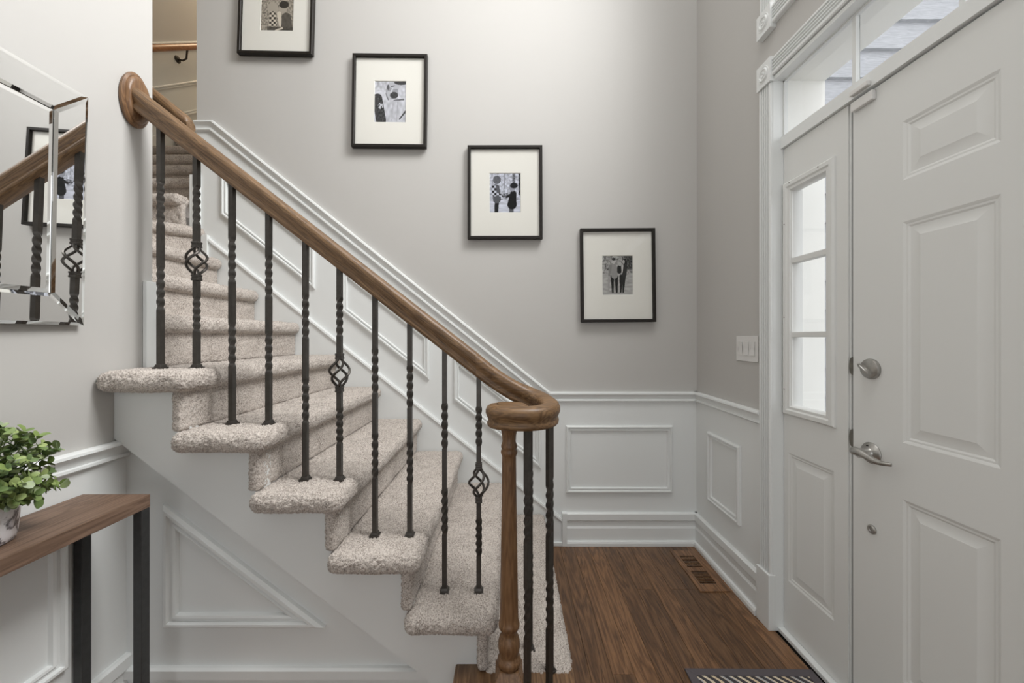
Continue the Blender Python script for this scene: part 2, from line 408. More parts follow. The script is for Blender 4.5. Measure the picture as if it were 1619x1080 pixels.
for x0, x1 in ((-1.737, -1.176), (-1.012, -0.489), (-0.340, 0.183)):
    pic([(x0, zb(x0)), (x0, zb(x0) + 0.262), (x1, zb(x1) + 0.262), (x1, zb(x1))], fB, wall_back)
pic([(0.334, 0.311), (0.334, 0.714), (0.973, 0.714), (0.973, 0.311)], fB, wall_back)
build('wainscot_board', MB().box(XR - 0.004, XR, 1.70, YB, 0, ZR - 0.03), 'trim', wall_right)
build('chair_rail', MB().loop([(1.715, ZR), (YB, ZR)], fR, RAIL, False), 'trim', wall_right, smooth=True)
pic([(1.872, 0.329), (1.872, 0.714), (2.176, 0.714), (2.176, 0.329)], fR, wall_right)
build('wainscot_board', MB().box(XL, XL + 0.004, -2.6, YSW, 0, ZR - 0.03), 'trim', wall_left)
build('chair_rail', MB().loop([(-2.6, ZR - 0.008), (YSW, ZR - 0.008)], fL, RAIL, False), 'trim', wall_left, smooth=True)
pic([(0.10, 0.295), (0.10, 0.725), (1.112, 0.725), (1.112, 0.295)], fL, wall_left, 0.004, 1.25)
pic([(-1.151, 0.284), (-1.151, 0.692), (-0.617, 0.284)], fS, wall_stair, 0.0, 1.35)
# upper flight outer wall: wainscot rising with the stair
zu = lambda y: 2.66 + 0.78 * (y - 3.03)       # nosing line
build('wainscot_board', MB().prism([(1.36, zu(2.3)), (1.36, zu(2.3) + 0.87), (2.3, zu(2.3) + 0.87), (6.5, zu(6.5) + 0.87), (6.5, zu(6.5) - 0.3), (2.3, zu(2.3) - 0.3)], fU, 0, 0.004), 'trim', wall_upper)
build('chair_rail', MB().loop([(1.36, zu(2.3) + 0.90), (2.3, zu(2.3) + 0.90), (6.5, zu(6.5) + 0.90)], fU, RAIL, False, (0, -1)), 'trim', wall_upper, smooth=True)
for y0, y1 in ((2.35, 4.6),):
    pic([(y0, zu(y0) + 0.20), (y0, zu(y0) + 0.52), (y1, zu(y1) + 0.52), (y1, zu(y1) + 0.20)], fU, wall_upper)
    build('skirt_board', MB().prism([(y0 - .1, zu(y0 - .1) - 0.2), (y0 - .1, zu(y0 - .1) + 0.1), (6.4, zu(6.4) + 0.1), (6.4, zu(6.4) - 0.2)], fU, 0.004, 0.02), 'trim', wall_upper)

# ---- baseboards
BASE = [(0, 0), (0, 0.012), (0.006, 0.020), (0.042, 0.020), (0.049, 0.014), (0.052, 0.010), (0.080, 0.010), (0.088, 0.013), (0.092, 0.015), (0.164, 0.015), (0.166, 0.026), (0.176, 0.030), (0.193, 0.030), (0.193, 0)]
SH = [(w, h + 0.004) if h else (w, 0.0) for w, h in BASE]
def baseboard(name, path, fn, prof, label):
    return struct(name, MB().loop(path, fn, prof, False), 'trim', label, 'baseboard')
bb = baseboard('baseboard_back', [(0.337, 0.193), (XR, 0.193)], fB, SH, 'white baseboard on the back wall below the rectangular panel')
build('plinth_block', MB().box(0.309, 0.337, YB - 0.034, YB, 0, 0.196), 'trim', bb, bevel=0.002)
baseboard('baseboard_right', [(1.725, 0.193), (YB, 0.193)], fR, SH, 'white baseboard on the right wall beside the floor vent')
baseboard('baseboard_left', [(-2.6, 0.193), (YSW, 0.193)], fL, SH, 'white baseboard on the left wall under the console table')
baseboard('baseboard_stair', [(XL, 0.150), (-0.14, 0.150)], fS, [(w * 0.150 / 0.193, h) for w, h in BASE], 'white baseboard on the triangular wall under the stair')

# ---- floor with single oak planks
floor = struct('floor', MB().box(XL - 0.1, XR + WT, -2.6, YB, -0.06, -0.014), 'dark', 'brown oak plank floor of the entry hall', 'floor')
PWID = 0.083
plank_meshes = {}
def plank(x, y0, y1):
    key = round(y1 - y0, 2)
    if key not in plank_meshes:
        L = key; mb = MB().box(-PWID / 2 + 0.0006, PWID / 2 - 0.0006, 0.0004, L - 0.0004, -0.013, 0.0)
        plank_meshes[key] = mb.mesh('plank', bevel=0.0008); plank_meshes[key].materials.append(M['floor'])
    o = link('plank', plank_meshes[key], None, floor, (x, y0, 0))
x = XR - PWID / 2 - 0.001
while x > XL - 0.04:
    y = YB - 0.001
    first = True
    while y > -1.2:
        L = rng.choice([0.42, 0.66, 0.9, 1.14, 1.38]) if first else rng.choice([0.6, 0.9, 1.2, 1.5])
        plank(x, y - L, y); y -= L; first = False
    x -= PWID
struct('floor_rear', MB().box(XL - 0.1, XR + WT, -2.6, -1.21, -0.013, 0), 'floor', 'continuation of the oak floor behind the viewer', 'floor')

# ---- entry: casing, jambs, sidelight, door, transom
FL = [(0, 0), (0, 0.017), (0.004, 0.021)]
for i in range(4):
    a = 0.012 + i * 0.0135
    FL += [(a, 0.021), (a + 0.0015, 0.0145), (a + 0.005, 0.0115), (a + 0.0085, 0.0145), (a + 0.010, 0.021)]
FL += [(0.072, 0.021), (0.076, 0.017), (0.076, 0)]
CY0, CY1 = 1.640, 1.716
t1 = struct('trim_1', MB().loop([(CY0, 0.236), (CY0, 2.33)], fR, FL, False), 'trim', 'white fluted door casing left of the sidelight', 'trim')
build('plinth_block', MB().box(XR - 0.030, XR, CY0 - 0.004, CY1 + 0.004, 0, 0.236), 'trim', t1, bevel=0.003)
def corner_block(parent, yc, zc, s=0.045):
    o = build('corner_block', MB().box(XR - 0.028, XR, yc - s, yc + s, zc - s * 1.15, zc + s * 1.15), 'trim', parent, bevel=0.002)
    mb = MB(); prof = [(0.001, 0.0), (0.006, 0.005), (0.010, 0.005), (0.012, 0.001), (0.018, 0.001), (0.021, 0.005), (0.026, 0.005), (0.029, 0.0), (0.034, 0.002), (0.036, 0)]
    mb.lathe([(r, -h) for r, h in prof], (XR - 0.028, yc, zc), 'X', 24)
    build('rosette', mb, 'trim', o, smooth=True)
corner_block(t1, 1.676, 2.385)
build('head_casing', MB().loop([(OY0 - 0.02, 2.43), (1.635, 2.43)], fR, FL, False), 'trim', t1)
t2 = struct('trim_2', MB().loop([(1.636, 2.66), (1.636, UZ1)], fR, FL, False), 'trim', 'white fluted casing of the upper window above the door', 'trim')
corner_block(t2, 1.676, 2.612)
build('sill_casing', MB().loop([(UY0 - 0.02, 2.652), (1.633, 2.652)], fR, FL, False), 'trim', t2)
build('head_casing', MB().loop([(UY0 - 0.02, UZ1 + 0.07), (1.70, UZ1 + 0.07)], fR, FL, False), 'trim', t2)
# jambs
jm = MB()
jm.box(XR - 0.010, 1.176, CY0 - 0.002, OY1, 0, OZ1)                       # left jamb
jm.box(XR - 0.010, 1.176, OY0, CY0, OZ1 - 0.010, OZ1 + 0.006)             # head jamb
jm.box(1.158, 1.172, OY0, CY0 - 0.002, OZ1 - 0.017, OZ1 - 0.009)
jm.box(1.158, 1.172, CY0 - 0.009, CY0 - 0.001, 2.09, OZ1 - 0.012)
jm.box(XR + 0.022, XR + WT, OY0, CY0 - 0.002, 2.046, 2.094)                 # transom bar
jm.box(XR + 0.040, XR + WT, 1.318, 1.324, 0.02, 2.046)                      # mullion behind the gap
jm.box(XR - 0.0, XR + WT, OY0, OY0 + 0.034, 0, OZ1)
t3 = struct('trim_3', jm, 'trim', 'white door jamb and transom bar framing the entry', 'trim')
build('threshold', MB().box(XR + 0.010, XR + WT + 0.03, OY0 + 0.034, CY0 - 0.002, 0, 0.018), 'trim', t3, bevel=0.003)
# transom
w2 = struct('window_2', MB().box(1.160, 1.175, 1.296, 1.310, 2.094, OZ1 - 0.009).box(1.160, 1.175, 0.984, 0.998, 2.094, OZ1 - 0.009).box(1.160, 1.175, 0.672, 0.686, 2.094, OZ1 - 0.009),
            'trim', 'transom window of narrow panes above the front door', 'window')
for a, b in ((1.310, 1.636), (0.998, 1.296), (0.686, 0.984), (0.396, 0.672)):
    build('pane', MB().box(1.1725, 1.1755, a, b, 2.094, OZ1 - 0.010), 'glass', w2)
# sidelight: slab with an opening, three panes and a raised lower panel
SY0, SY1 = 1.325, 1.636
GY0, GY1, GZ0, GZ1 = 1.415, 1.590, 0.953, 1.867
def raised(parent, y0, y1, z0, z1, xf, depth=0.006):
    prof = [(0, 0), (0.003, -0.001), (0.008, -depth * 0.55), (0.013, -depth * 0.6), (0.018, -depth), (0.024, -depth), (0.046, -0.0015), (0.048, -0.0008)]
    mb = MB(); f = lambda a, b, d: (xf - d, a, b)
    mb.loop([(y0, z0), (y0, z1), (y1, z1), (y1, z0)], f, prof)
    w = 0.048; mb.add([f(y0 + w, z0 + w, -0.0008), f(y1 - w, z0 + w, -0.0008), f(y1 - w, z1 - w, -0.0008), f(y0 + w, z1 - w, -0.0008)], [(0, 1, 2, 3)])
    build('raised_panel', mb, 'door', parent, smooth=True, angle=12)
def slab(y0, y1, z0, z1, xf, thick, holes, through=()):
    """leaf with rectangular recesses (panels) and through holes (glass)"""
    ys = sorted({y0, y1, *[h[0] for h in holes + list(through)], *[h[1] for h in holes + list(through)]})
    zz = sorted({z0, z1, *[h[2] for h in holes + list(through)], *[h[3] for h in holes + list(through)]})
    mb = MB(); inh = lambda a, b, L: any(h[0] - 1e-6 <= a <= h[1] + 1e-6 and h[2] - 1e-6 <= b <= h[3] + 1e-6 for h in L)
    for i in range(len(ys) - 1):
        for j in range(len(zz) - 1):
            a, b = (ys[i] + ys[i + 1]) / 2, (zz[j] + zz[j + 1]) / 2
            if inh(a, b, list(through)): continue
            if inh(a, b, holes): mb.box(xf + 0.012, xf + thick, ys[i], ys[i + 1], zz[j], zz[j + 1])
            else: mb.box(xf, xf + thick, ys[i], ys[i + 1], zz[j], zz[j + 1])
    return mb
sh = [(1.382, 1.612, 0.229, 0.766)]
w1 = struct('window_1', slab(SY0, SY1, 0.020, 2.044, XD, 0.044, sh, [(GY0, GY1, GZ0, GZ1)]), 'door', 'white sidelight beside the front door with three panes', 'window')
raised(w1, *sh[0], XD)
fX = lambda a, b, d: (XD - d, a, b)
build('glazing_frame', MB().loop([(1.374, 0.924), (1.374, 1.893), (1.632, 1.893), (1.632, 0.924)], fX, [(0, 0), (0.0, 0.006), (0.006, 0.012), (0.020, 0.012), (0.026, 0.007), (0.036, 0.007), (0.042, -0.004), (0.042, -0.03)]), 'door', w1, smooth=True)
gm = MB()
for k in (1, 2):
    z = GZ0 + (GZ1 - GZ0) * k / 3; gm.box(XD - 0.002, XD + 0.030, GY0, GY1, z - 0.011, z + 0.011)
build('glazing_bar', gm, 'door', w1, bevel=0.002)
for k in range(3):
    z0 = GZ0 + (GZ1 - GZ0) * k / 3; build('pane', MB().box(XD + 0.014, XD + 0.018, GY0, GY1, z0 + 0.011 * (k > 0), z0 + (GZ1 - GZ0) / 3 - 0.011 * (k < 2)), 'glass', w1)
sm = MB()
for y, z in ((1.618, 1.72), (1.618, 1.33), (1.618, 1.03), (1.59, 1.883), (1.44, 1.883)):
    sm.lathe([(0.0002, -0.0135), (0.0025, -0.0132), (0.0028, -0.011)], (XD, y, z), 'X', 8)
build('screw', sm, 'strike', w1)
# upper window
w3m = MB().box(XR + 0.03, XR + 0.09, UY0, UY0 + 0.05, UZ0, UZ1).box(XR + 0.03, XR + 0.09, UY1 - 0.05, UY1, UZ0, UZ1).box(XR + 0.03, XR + 0.09, UY0, UY1, UZ0, UZ0 + 0.05).box(XR + 0.03, XR + 0.09, UY0, UY1, UZ1 - 0.05, UZ1)
w3 = struct('window_3', w3m, 'trim', 'tall upper window above the transom, mostly out of view', 'window')
build('pane', MB().box(XR + 0.055, XR + 0.060, UY0 + 0.05, UY1 - 0.05, UZ0 + 0.05, UZ1 - 0.05), 'glass', w3)
# door
DY0, DY1 = 0.396, 1.306
cols = [(0.912, 1.141), (0.565, 0.794)]; rows = [(1.711, 1.885), (0.936, 1.588), (0.229, 0.769)]
dh = [(a, b, c, d) for a, b in cols for c, d in rows]
door = struct('door_1', slab(DY0, DY1, 0.020, 2.040, XD, 0.044, dh), 'door', 'white six panel front door with satin nickel lever', 'door')
for h in dh: raised(door, *h, XD)
wsm = MB().box(XD + 0.010, XD + 0.03, 1.3063, 1.3248, 0.02, 2.044)
build('weatherstrip', wsm, 'gap', door)
# deadbolt
DBY, DBZ, LVZ = 1.239, 1.146, 0.876
db = build('deadbolt', MB().lathe([(0.0, 0.001), (0.032, 0.001), (0.033, -0.004), (0.031, -0.010), (0.024, -0.014), (0.0, -0.014)], (XD, DBY, DBZ), 'X', 32), 'nickel', door, smooth=True)
tm = MB(); a = R(38); ca, sa = math.cos(a), math.sin(a)
pl = []
for u, w in ((-0.026, 0.0), (-0.018, 0.0055), (0.018, 0.0055), (0.026, 0.0), (0.018, -0.0055), (-0.018, -0.0055)):
    pl.append((u * ca - w * sa, u * sa + w * ca))
vs = []
for d, s in ((0.012, 0.8), (0.020, 1.0), (0.030, 0.95), (0.033, 0.6)):
    vs += [(XD - d, DBY + p * s, DBZ + q * s) for p, q in pl]
fs = [(k * 6 + i, k * 6 + (i + 1) % 6, (k + 1) * 6 + (i + 1) % 6, (k + 1) * 6 + i) for k in range(3) for i in range(6)] + [tuple(range(6)), tuple(range(23, 17, -1))]
build('thumb_turn', tm.add(vs, fs), 'nickel', db, smooth=True)
# lever
lv = build('lever_rose', MB().lathe([(0.0, 0.001), (0.033, 0.001), (0.034, -0.003), (0.030, -0.009), (0.019, -0.014), (0.0155, -0.020), (0.015, -0.044), (0.0, -0.044)], (XD, DBY, LVZ), 'X', 32), 'nickel', door, smooth=True)
lm = MB(); path = []; wv = []; tv = []
for i in range(21):
    t = i / 20; path.append((XD - 0.052 + 0.010 * t * t, DBY + 0.018 - 0.125 * t, LVZ + 0.004 + 0.004 * math.sin(t * 7.0) - 0.010 * t))
    wv.append(0.013 * (math.sin(math.pi * min(1, t * 5 + 0.25) / 2)) * (1 - 0.45 * t) * (1 if t < 0.92 else math.sqrt(max(0.05, (1 - t) / 0.08)))); tv.append(0.0150 * (1 - 0.65 * t) * min(1, 0.5 + t * 6))
vs = []; seg = 12
for (px, py, pz), w, th in zip(path, wv, tv):
    for j in range(seg):
        q = 2 * math.pi * j / seg; vs.append((px + w * math.cos(q), py, pz + th * math.sin(q)))
fs = [(i * seg + j, i * seg + (j + 1) % seg, (i + 1) * seg + (j + 1) % seg, (i + 1) * seg + j) for i in range(20) for j in range(seg)] + [tuple(range(seg)), tuple(range(21 * seg - 1, 20 * seg - 1, -1))]
build('lever_handle', lm.add(vs, fs), 'nickel', lv, smooth=True)
build('privacy_pin', MB().lathe([(0.0, -0.010), (0.0045, -0.010), (0.0045, -0.0128), (0, -0.013)], (XD, DBY + 0.002, LVZ + 0.021), 'X', 12), 'dark', lv)
build('lock_button', MB().lathe([(0.0, 0.001), (0.014, 0.001), (0.0145, -0.004), (0.011, -0.007), (0.006, -0.007), (0.005, -0.0055), (0, -0.0055)], (XD, 1.236, 0.632), 'X', 24), 'nickel', door, smooth=True)
for z in (DBZ + 0.004, LVZ + 0.030):
    n = 14; vs = [(XD - 0.003, 1.3066 + 0.012 * math.sin(math.pi * i / n), z - 0.030 * math.cos(math.pi * i / n)) for i in range(n + 1)]
    vs2 = [(XD + 0.012, y, zz_) for _, y, zz_ in vs]
    fs = [tuple(range(n + 1)), tuple(range(2 * n + 1, n, -1))] + [(i, i + 1, n + 2 + i, n + 1 + i) for i in range(n)] + [(n, 0, n + 1, 2 * n + 1)]
    build('strike_plate', MB().add(vs + vs2, fs), 'strike', door)
sens = empty('door_sensor', (XD, 1.25, 2.03), 'white two-piece alarm contact sensor at the top of the front door', 'sensor')
build('magnet', MB().box(XD - 0.015, XD - 0.001, 1.222, 1.300, 2.003, 2.034), 'plate', sens, bevel=0.003)
build('contact', MB().box(XR + 0.007, XR + 0.021, 1.226, 1.292, 2.050, 2.066), 'plate', sens, bevel=0.003)

# ---- outside: white entry recess, porch, neighbouring wing with lap siding
om = MB().box(1.178, 1.337, 1.641, 1.6545, 0.02, 2.3449).box(1.178, 1.337, 0.36, 1.641, 2.3380, 2.3449).box(XR + WT, 1.337, 1.6545, 1.74, -0.1, 2.44).box(XR + WT, 1.337, 0.2, 1.6545, 2.3449, 2.44)
struct('trim_4', om, 'outdoor_white', 'white exterior trim boards around the recessed entry', 'trim')
struct('floor_porch', MB().box(1.29, 9, -6, 2.30, -0.20, -0.12), 'concrete', 'grey concrete porch outside the front door', 'floor')
we = struct('wall_exterior', MB().box(1.42, 4.5, 2.32, 2.44, -0.2, 4.6), 'siding', 'blue grey lap siding wall outside seen through the transom', 'wall')
EXPO = 0.172
bmx = MB().prism([(2.318, -0.006), (2.282, -0.006), (2.308, EXPO + 0.012), (2.318, EXPO + 0.012)], lambda a, b, d: (d, a, b), 1.40, 4.4)
sb = bmx.mesh('siding_board'); sb.materials.append(M['siding'])
for i in range(25): link('siding_board', sb, None, we, (0, 0, 0.21 + EXPO * i))

# ================================================================== STAIRCASE
stair = empty('staircase', (-0.4, 1.7, 0), 'beige carpeted staircase with white skirt climbing left along the back wall', 'staircase')
def hash3(P, seed):
    q = np.round(P * 20000).astype(np.int64)
    h = (q[:, 0] * 73856093) ^ (q[:, 1] * 19349663) ^ (q[:, 2] * 83492791) ^ (seed * 2654435761)
    h = (h ^ (h >> 13)) * 1274126177 & 0x7fffffff; h = (h ^ (h >> 15)) * 69069 & 0x7fffffff
    return (h % 100003) / 100003.0
def pile_box(name, lo, hi, r, res, amp, parent, rot=None, pivot=(0, 0, 0), skip=()):
    """carpet-wrapped box: rounded edges, tufted surface"""
    lo, hi = np.array(lo, float), np.array(hi, float); r = min(r, (hi - lo).min() / 2 * 0.98)
    n = np.maximum(np.round((hi - lo) / res).astype(int), 2)
    V = []; F = []; off = 0
    for ax in range(3):
        u, v = [a for a in range(3) if a != ax]
        gu, gv = np.linspace(lo[u], hi[u], n[u] + 1), np.linspace(lo[v], hi[v], n[v] + 1)
        A, B = np.meshgrid(gu, gv, indexing='ij')
        idx = np.arange((n[u] + 1) * (n[v] + 1)).reshape(n[u] + 1, n[v] + 1)
        for side in (0, 1):
            if (ax, side) in skip: continue
            P = np.zeros((A.size, 3)); P[:, u] = A.ravel(); P[:, v] = B.ravel(); P[:, ax] = (lo, hi)[side][ax]
            q = np.stack([idx[:-1, :-1], idx[1:, :-1], idx[1:, 1:], idx[:-1, 1:]], -1).reshape(-1, 4)
            flip = (side == 1) == (ax == 1)
            if flip: q = q[:, ::-1]
            V.append(P); F.append(q + off); off += len(P)
    V = np.concatenate(V); F = np.concatenate(F)
    key = np.round(V * 1e5).astype(np.int64)
    _, first, inv = np.unique(key, axis=0, return_index=True, return_inverse=True)
    inv = inv.ravel(); V = V[first]; F = inv[F]
    C = np.clip(V, lo + r, hi - r); D = V - C; L = np.linalg.norm(D, axis=1, keepdims=True); Nn = D / np.maximum(L, 1e-9)
    h = hash3(V, 11)
    low = np.sin(V[:, 0] * 31 + V[:, 2] * 17) * np.sin(V[:, 1] * 27 + 1.3) * 0.0015
    P = C + Nn * r + Nn * ((h - 0.5) * 2 * amp + low)[:, None]
    j2, j3 = hash3(V + 7.1, 5), hash3(V + 3.3, 9)
    P += (np.stack([j2, j3, h], 1) - 0.5) * res * 0.5
    if rot is not None:
        c, s = math.cos(rot), math.sin(rot); pv = np.array(pivot)
        Q = P - pv; P = np.stack([Q[:, 0] * c - Q[:, 1] * s, Q[:, 0] * s + Q[:, 1] * c, Q[:, 2]], 1) + pv
    P = P - np.array(origin_of(parent))
    me = bpy.data.meshes.new(name); me.vertices.add(len(P)); me.vertices.foreach_set('co', P.astype(np.float32).ravel())
    me.loops.add(len(F) * 4); me.loops.foreach_set('vertex_index', F.astype(np.int32).ravel())
    me.polygons.add(len(F)); me.polygons.foreach_set('loop_start', np.arange(0, len(F) * 4, 4, dtype=np.int32))
    me.polygons.foreach_set('use_smooth', np.ones(len(F), dtype=bool))
    me.update(); me.validate()
    return link(name, me, 'carpet', parent)
TT = 0.066
YN = 1.190                                     # near edge of the wrapped treads
AMP = 0.0030
YBK = YB - 0.020
for k in range(2, 7):
    zt = RISE * k
    x1 = nose(k); x0 = nose(k + 1) - 0.050
    y0 = YN if k < 6 else 1.184
    if k == 6: x0 = XL + 0.002
    pile_box('tread', (x0, y0, zt - TT), (x1, YBK, zt), 0.030, 0.0046, AMP, stair)
    pile_box('riser', (x1 - 0.066, 1.222, zt - RISE - 0.004), (x1 - 0.032, YBK, zt - TT + 0.016), 0.012, 0.0050, AMP * 0.8, stair)
# bottom step: carpet runner over the oak starting step
pile_box('tread', (nose(2) - 0.05, 1.215, RISE - 0.052), (nose(1), YBK, RISE + 0.002), 0.026, 0.0046, AMP, stair)
pile_box('riser', (nose(1) - 0.070, 1.215, 0.004), (nose(1) - 0.034, YBK, RISE - 0.04), 0.012, 0.006, AMP * 0.8, stair)
# upper straight treads, winders and the flight behind the back wall
for k in (7, 8, 9):
    zt = RISE * k; x1 = nose(k) if k < 9 else -1.715; x0 = nose(k + 1) - 0.05 if k < 8 else (-1.765 if k == 8 else -2.02)
    pile_box('tread', (x0, YWE + 0.006, zt - TT), (x1, YBK, zt), 0.030, 0.0055, AMP, stair)
    pile_box('riser', (x1 - 0.066, YWE + 0.006, zt - RISE - 0.004), (x1 - 0.032, YBK, zt - TT + 0.016), 0.012, 0.006, AMP * 0.8, stair)
wp = lambda z: (lambda a, b, d: (a, b, d))
z9, z10 = RISE * 9, RISE * 10
build('winder_tread', MB().prism([(-1.90, YBK), (-1.90, YWE + 0.006), (XU + 0.03, YWE + 0.006), (XU + 0.03, YBK)], lambda a, b, d: (a, b, d), z9 - TT, z9 - 0.003), 'carpet', stair)
build('winder_tread', MB().prism([(-1.935, 2.25), (-2.72, 1.46), (-2.72, 1.40), (XU + 0.03, 1.40), (XU + 0.03, 2.32), (-1.935, 2.32)], lambda a, b, d: (a, b, d), z10 - TT, z10 - 0.003), 'carpet', stair)
a45 = R(45); pv = (-1.800, 2.325, 0)
pile_box('winder_nosing', (-1.800 - 1.33, 2.325, z10 - TT), (-1.800 - 0.03, 2.325 + 0.10, z10), 0.030, 0.0055, AMP, stair, a45, pv)
pile_box('winder_riser', (-1.800 - 1.33, 2.325 + 0.030, z9 - 0.004), (-1.800 - 0.04, 2.325 + 0.06, z10 - TT + 0.016), 0.012, 0.007, AMP, stair, a45, pv)
UX0, UX1 = XU + 0.024, XC - 0.046
for k in range(11, 19):
    zt = RISE * k; y0 = 2.248 + RUN * (k - 11)
    pile_box('tread', (UX0, y0, zt - TT), (UX1, y0 + RUN + 0.05, zt), 0.030, 0.0065, AMP, stair)
    pile_box('riser', (UX0, y0 + 0.032, zt - RISE - 0.004), (UX1, y0 + 0.066, zt - TT + 0.016), 0.012, 0.0075, AMP, stair)
# white skirts
SKC = [(0, 0), (0, 0.010), (0.004, 0.019), (0.014, 0.021), (0.020, 0.016), (0.024, 0.014)]
sk = [(-1.811, 1.845), (0.309, 0.162)]
sl = (sk[0][1] - sk[1][1]) / (sk[0][0] - sk[1][0])
bk = build('skirt_board', MB().prism([(-1.811, 1.845), (0.309, 0.164), (0.309, 0), (-0.2, 0), (-1.811, 1.25)], fB, 0.0045, 0.0185), 'trim', stair)
build('skirt_cap', MB().loop(sk, fB, [(w * 1.0, d + 0.006) for w, d in SKC] + [(0.024, 0.006)], False, (0, -1)), 'trim', stair, smooth=True)
build('skirt_shoe', MB().box(0.215, 0.309, YB - 0.034, YB - 0.0186, 0, 0.024), 'trim', stair, bevel=0.004)
build('skirt_end_block', MB().box(-1.853, -1.808, YB - 0.030, YB - 0.004, 1.715, 1.856), 'trim', stair, bevel=0.002)
build('skirt_corner_board', MB().box(XC - 0.040, XC - 0.001, YB - 0.006, YB + 0.05, 1.905, 2.225), 'trim', stair, bevel=0.002)
build('skirt_corner_board', MB().box(XC + 0.001, XC + 0.030, YB - 0.016, YB - 0.0045, 1.845, 2.225), 'trim', stair)
build('skirt_corner_board', MB().box(XL + 0.001, XL + 0.015, 1.352, YWE + 0.014, RISE * 6 - 0.005, 1.445).box(XL - 0.05, XL + 0.001, YWE + 0.001, YWE + 0.014, RISE * 6 - 0.005, 1.445), 'trim', stair, bevel=0.002)
# near skirt: sawtooth board under the treads
saw = [(XL + 0.001, zs(XL))]
saw.append((XL + 0.001, RISE * 6 - TT + 0.006))
for k in range(6, 1, -1):
    xr = nose(k) - 0.034; saw += [(xr, RISE * k - TT + 0.006), (xr, RISE * (k - 1) - TT + 0.006)]
saw.append((-0.155, RISE - TT + 0.006)); saw.append((-0.155, 0.002)); xz = -1.2757 + 0.9064 / slopeS; saw = saw[:-1] + [(-0.155, max(0.002, zs(-0.155)))]
saw = [p for p in saw]
# keep the last teeth above the floor line
build('skirt_board', MB().prism(saw, lambda a, b, d: (a, YSK + d, b), 0.0, 0.036), 'trim', stair)
# oak starting step with a rounded end
SC0 = (0.030, 1.215)
def bull(r, x0, yback):
    pts = [(x0, yback), (x0, SC0[1] - r)]
    for i in range(0, 19):
        a = -math.pi / 2 + math.pi / 2 * i / 18; pts.append((SC0[0] + r * math.cos(a), SC0[1] + r * math.sin(a)))
    pts.append((SC0[0] + r, yback)); return pts
fZ = lambda a, b, d: (a, b, d)
build('starting_tread', MB().prism(bull(0.172, -0.178, 1.262), fZ, RISE - 0.032, RISE - 0.006), 'step', stair, bevel=0.006, smooth=True)
build('starting_riser', MB().prism(bull(0.146, -0.150, 1.262), fZ, 0.0, RISE - 0.032), 'trim', stair, smooth=True)

# ================================================================== RAILING
railing = empty('stair_railing', (SC0[0], SC0[1], RISE), 'dark oak stair railing with volute, turned newel and twisted iron balusters', 'railing')
PR0 = [(-0.022, 0.0), (0.022, 0.0), (0.026, 0.004), (0.027, 0.012), (0.024, 0.017), (0.023, 0.022), (0.027, 0.030), (0.031, 0.040), (0.031, 0.050), (0.027, 0.059), (0.018, 0.065), (0.006, 0.067),
       (-0.006, 0.067), (-0.018, 0.065), (-0.027, 0.059), (-0.031, 0.050), (-0.031, 0.040), (-0.027, 0.030), (-0.023, 0.022), (-0.024, 0.017), (-0.027, 0.012), (-0.026, 0.004)]
ZV = 0.978                                       # underside of the volute
VR = 0.1025
path = []; vsc = []
x = XL + 0.006
while x < -0.115: path.append((x, YBAL, rail_under(x))); vsc.append(1.22); x += 0.12
xe0, xe1 = -0.115, SC0[0]
za, ze = rail_under(xe0), 1.022
for i in range(0, 13):                           # gentle easing towards the volute
    t = i / 12; xx = xe0 + (xe1 - xe0) * t; L_ = xe1 - xe0
    h00 = 2 * t**3 - 3 * t**2 + 1; h10 = t**3 - 2 * t**2 + t; h01 = -2 * t**3 + 3 * t**2; h11 = t**3 - t**2
    path.append((xx, YBAL, h00 * za + h10 * L_ * -0.78 + h01 * ze + h11 * L_ * -0.42)); vsc.append(1.22 - 0.15 * t)
path2 = []; vs2_ = []
for p, s in zip(path, vsc):
    if not path2 or p[0] > path2[-1][0] + 0.003: path2.append(p); vs2_.append(s)
zlast = path2[-1][2]
nA = 40; R1 = YBAL - SC0[1]
for i in range(1, nA + 1):
    t = i / nA; a = math.pi / 2 - t * math.pi * 1.12
    rr = R1 - 0.016 * t
    zz = ZV + (zlast - ZV) * max(0, 1 - t / 0.58) ** 2
    path2.append((SC0[0] + rr * math.cos(a), SC0[1] + rr * math.sin(a), zz)); vs2_.append(1.07 - 0.07 * min(1, t / 0.5))
ex, ey = path2[-1][0], path2[-1][1]
DC = (-0.004, 1.178)                             # centre of the volute eye, above the newel
for i in range(1, 11):
    t = i / 10; a0 = math.atan2(ey - DC[1], ex - DC[0]); r0 = math.hypot(ex - DC[0], ey - DC[1])
    a = a0 - t * 1.9; rr = r0 * (1 - t) + 0.040 * t
    path2.append((DC[0] + rr * math.cos(a), DC[1] + rr * math.sin(a), ZV)); vs2_.append(1.0)
cut_i = next(i for i, p in enumerate(path2) if p[0] >= xe0)
build('handrail', MB().sweep(path2[:cut_i + 1], PR0, vs2_[:cut_i + 1]), 'rail', railing, smooth=True, angle=50)
build('volute', MB().sweep(path2[cut_i:], PR0, vs2_[cut_i:]), 'volute', railing, smooth=True, angle=50)
eye = [(0.0, 0.0), (0.052, 0.0), (0.058, 0.004), (0.059, 0.012), (0.056, 0.017), (0.055, 0.022), (0.059, 0.030), (0.063, 0.040), (0.063, 0.050), (0.059, 0.059), (0.050, 0.065), (0.038, 0.067), (0.0, 0.067)]
build('volute_eye', MB().lathe(eye, (DC[0], DC[1], ZV), 'Z', 40), 'volute', railing, smooth=True, angle=50)
ro = [(0.0, 0.002), (0.090, 0.002), (0.0925, 0.006), (0.0925, 0.012), (0.084, 0.017), (0.080, 0.017), (0.078, 0.021), (0.070, 0.026), (0.062, 0.027), (0.0, 0.027)]
